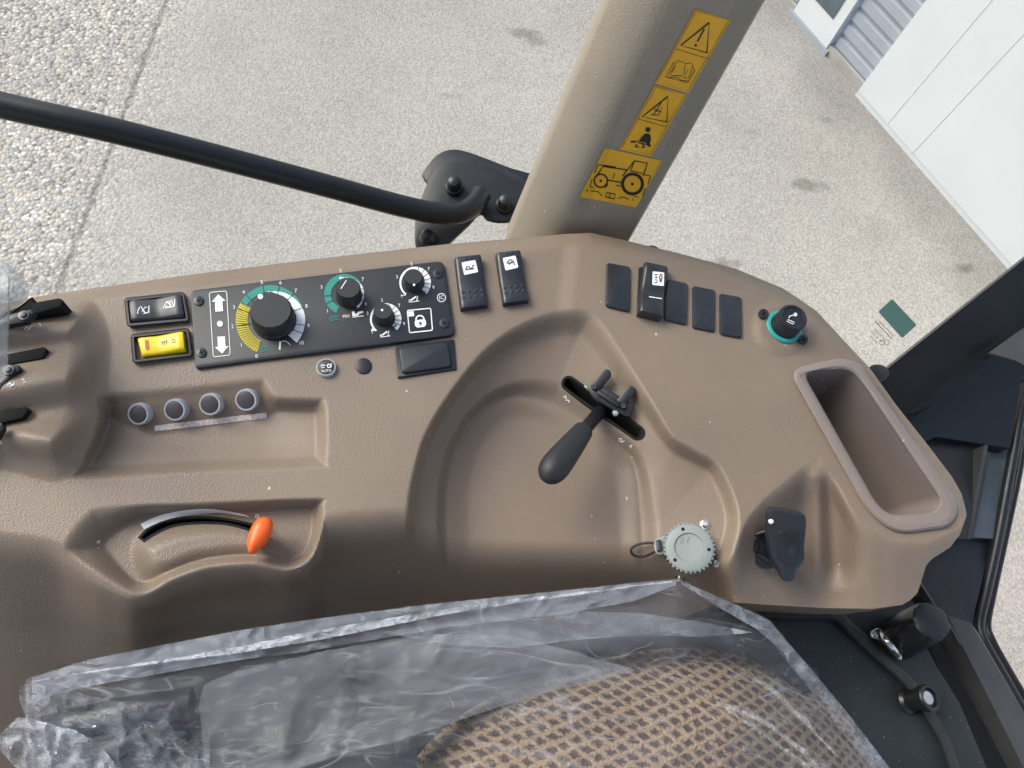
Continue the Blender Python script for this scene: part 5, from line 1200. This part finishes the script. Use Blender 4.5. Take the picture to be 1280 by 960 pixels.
# bag over the levers
bag = thing('lever_bag', 'grey translucent plastic bag wrapped round the hydraulic levers at the console end', 'plastic bag', P(0, 400, 0.04))
BG = crom([(-60,310),(-5,322),(18,336),(32,350),(37,366),(30,378),(12,388),(5,395),(10,410),(12,435),(9,458),(1,475),(-20,490),(-60,495)], 4)
mb = MB(); v3, f3 = grid_surface(BG, 2.5, lambda x, y, d: 0.075+0.02*(1-math.exp(-d/12))+crumple(x, y, 0.012, 0.016, 31.0, (1.0,0.5), 0.8)); mb.add(v3, f3)
finish('bag_film', mb, mat_film('bag_film', 0.5, 0.7, col=(0.52,0.55,0.6), scale=14, gl=0.6, bump=0.4), bag, smooth=60)

# ------------------------------------------------------------------ ground, building
g = 14.0
mb = MB(); c0 = P(640, 200, ZG)
mb.add([(-60, -60, ZG), (60, -60, ZG), (60, 60, ZG), (-60, 60, ZG)], [(0, 1, 2, 3)])
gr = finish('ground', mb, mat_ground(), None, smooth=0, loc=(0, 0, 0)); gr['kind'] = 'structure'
wh = thing('warehouse', 'white panelled hall with blue-grey corrugated cladding and a glazed door', 'building', P(1067, 119, ZG))
B0 = P(985, 20, ZG); B1 = P(1068, 119, ZG); B2 = P(1255, 332, ZG); bd = (B2-B1); bd /= np.linalg.norm(bd)
bn = np.array([bd[1], -bd[0], 0]); 
if bn.dot(CAM-B1) < 0: bn = -bn
def W(s, z, o=0.0): return B1+bd*s+np.array([0, 0, z])+bn*o
HT = 4.5
def seam_s(px, py):   # where a wall pixel at the base line falls along the wall
    q = P(px, py, ZG); return (q-B1).dot(bd)
ss_ = [0.0]+[seam_s(1105,161), seam_s(1136,197)]
s1v, s2v = ss_[1], ss_[2]; pw = s2v-s1v
wall = MB(); edges = [0.0, s1v, s2v]
while edges[-1] < 6: edges.append(edges[-1]+1.1)
for a_, b_ in zip(edges[:-1], edges[1:]):
    q = [W(a_+0.0015, 0.03), W(b_-0.0015, 0.03), W(b_-0.0015, HT), W(a_+0.0015, HT)]; wall.add(*prism([p-bn*0.08+bn*0.08 for p in q], -bn*0.08))
finish('white_panels', wall, M_wall, wh, smooth=0)
cm = MB(); cm.add(*prism([W(0.002, 0.0, -0.003), W(6, 0.0, -0.003), W(6, HT, -0.003), W(0.002, HT, -0.003)], -bn*0.1)); finish('panel_joint_backing', cm, mat('joint_grey', (0.60,0.62,0.63), 0.7, var=0.03), wh, smooth=0)
# corrugated cladding with trapezoid profile, ribs upright
def corr(s0, s1_, name):
    mbc = MB(); V = []; prof_ = []; z_ = 0.06
    while z_ < HT:
        for dz, o in ((0, -0.05), (0.045, -0.05), (0.052, -0.066), (0.068, -0.066), (0.075, -0.05)): prof_.append((z_+dz, o))
        z_ += 0.075
    for z2, o in prof_: V += [W(s0, z2, o), W(s1_, z2, o)]
    mbc.add(V, [(2*i, 2*i+1, 2*i+3, 2*i+2) for i in range(len(prof_)-1)]); finish(name, mbc, M_cor, wh, smooth=0)
sD1 = seam_s(1027, 67); sD0 = seam_s(983, 22)
corr(sD1+0.02, -0.01, 'corrugated_cladding'); corr(-6.5, sD0-0.02, 'corrugated_cladding')
mbp = MB(); mbp.add(*prism([W(-6.5, 0.0, -0.035), W(-0.01, 0, -0.035), W(-0.01, 0.05, -0.035), W(-6.5, 0.05, -0.035)], -bn*0.1)); finish('plinth', mbp, M_conc, wh, smooth=0)
dw = sD1-sD0
door = finish('door', MB().add(*prism([W(sD0, 0.03, -0.03), W(sD1, 0.03, -0.03), W(sD1, 2.2, -0.03), W(sD0, 2.2, -0.03)], -bn*0.06)), M_wall, wh, smooth=0)
gz0 = 0.16
finish('door_pane', MB().add(*prism([W(sD0+dw*0.2, gz0, -0.026), W(sD1-dw*0.2, gz0, -0.026), W(sD1-dw*0.2, 2.0, -0.026), W(sD0+dw*0.2, 2.0, -0.026)], -bn*0.003)), M_dgl, door, smooth=0)
for k_ in range(40):
    zz = gz0+0.02+0.045*k_
    finish('louvre_slat', MB().add(*prism([W(sD0+dw*0.21, zz, -0.0245), W(sD1-dw*0.21, zz, -0.0245), W(sD1-dw*0.21, zz+0.012, -0.0245), W(sD0+dw*0.21, zz+0.012, -0.0245)], -bn*0.001)), M_slat, door, smooth=0) if k_ < 0 else None
finish('door_sill', MB().add(*prism([W(sD0-0.02, 0.0, -0.022), W(sD1+0.02, 0, -0.022), W(sD1+0.02, 0.028, -0.022), W(sD0-0.02, 0.028, -0.022)], -bn*0.1)), M_cor, door, smooth=0)

# ------------------------------------------------------------------ cab roof, floor and side panel added to shape the light
rz = H+0.33; rt = finish('added_cab_roof', MB().add(*prism([(-1.3, -1.3, rz), (0.95, -1.3, rz), (0.95, 0.04, rz), (-1.3, 0.04, rz)], (0, 0, 0.06))), M_roof, None, smooth=0, label='unseen beige lined cab roof added to shade the console and seat', cat='roof')

fl = finish('added_cab_floor', MB().add(*prism([(-1.2, -1.25, -0.75), (0.62, -1.25, -0.75), (0.62, 0.05, -0.75), (0.1, 0.18, -0.75), (-1.2, 0.25, -0.75)], (0, 0, -0.03))), M_mat, None, smooth=0, label='black cab floor added far below the seat film to stop light bouncing up', cat='floor')  # added to block light bounced up from the ground
lw = finish('added_side_panel', MB().add(*prism([(-1.2, -1.25, -0.75), (0.7, -1.25, -0.75), (0.7, -1.25, 0.0), (-1.2, -1.25, 0.0)], (0, -0.04, 0))), M_pil, None, smooth=0, label='unseen beige lower side panel added opposite the console to shape the light', cat='cab panel')  # added behind the camera to shape light on the console front
# ------------------------------------------------------------------ camera, light
cd = bpy.data.cameras.new('camera'); co = bpy.data.objects.new('camera', cd); COL.objects.link(co)
cd.sensor_width = 36; cd.lens = F/1280*36; cd.clip_start = 0.02; cd.clip_end = 500
R3 = Matrix([list(RW[0]), list(RW[1]), list(RW[2])]); co.matrix_world = Matrix.Translation(Vector(CAM)) @ R3.to_4x4()
SC.camera = co
wd = bpy.data.worlds.new('World'); SC.world = wd; wd.use_nodes = True; nt = wd.node_tree; nt.nodes.clear()
o = nt.nodes.new('ShaderNodeOutputWorld'); bg = nt.nodes.new('ShaderNodeBackground'); sk = nt.nodes.new('ShaderNodeTexSky'); sk.sky_type = 'NISHITA'; sk.sun_disc = False
SUN = Vector((-0.9, 0.55, 0.95)).normalized()
sk.sun_elevation = math.asin(SUN.z); sk.sun_rotation = math.atan2(SUN.x, SUN.y); sk.dust_density = 3; sk.air_density = 1.0; sk.ozone_density = 1.0
bg.inputs[1].default_value = 0.15; nt.links.new(sk.outputs[0], bg.inputs[0]); nt.links.new(bg.outputs[0], o.inputs[0])
sl = bpy.data.lights.new('sun', 'SUN'); sl.energy = 1.5; sl.angle = math.radians(35); sl.color = (1, 0.96, 0.9)
so = bpy.data.objects.new('sun', sl); COL.objects.link(so); so.rotation_euler = SUN.to_track_quat('Z', 'Y').to_euler()
SC.view_settings.view_transform = 'Standard'; SC.view_settings.look = 'None'; SC.view_settings.exposure = 0.8; SC.view_settings.gamma = 1
SC.cycles.max_bounces = 10; SC.cycles.transparent_max_bounces = 24
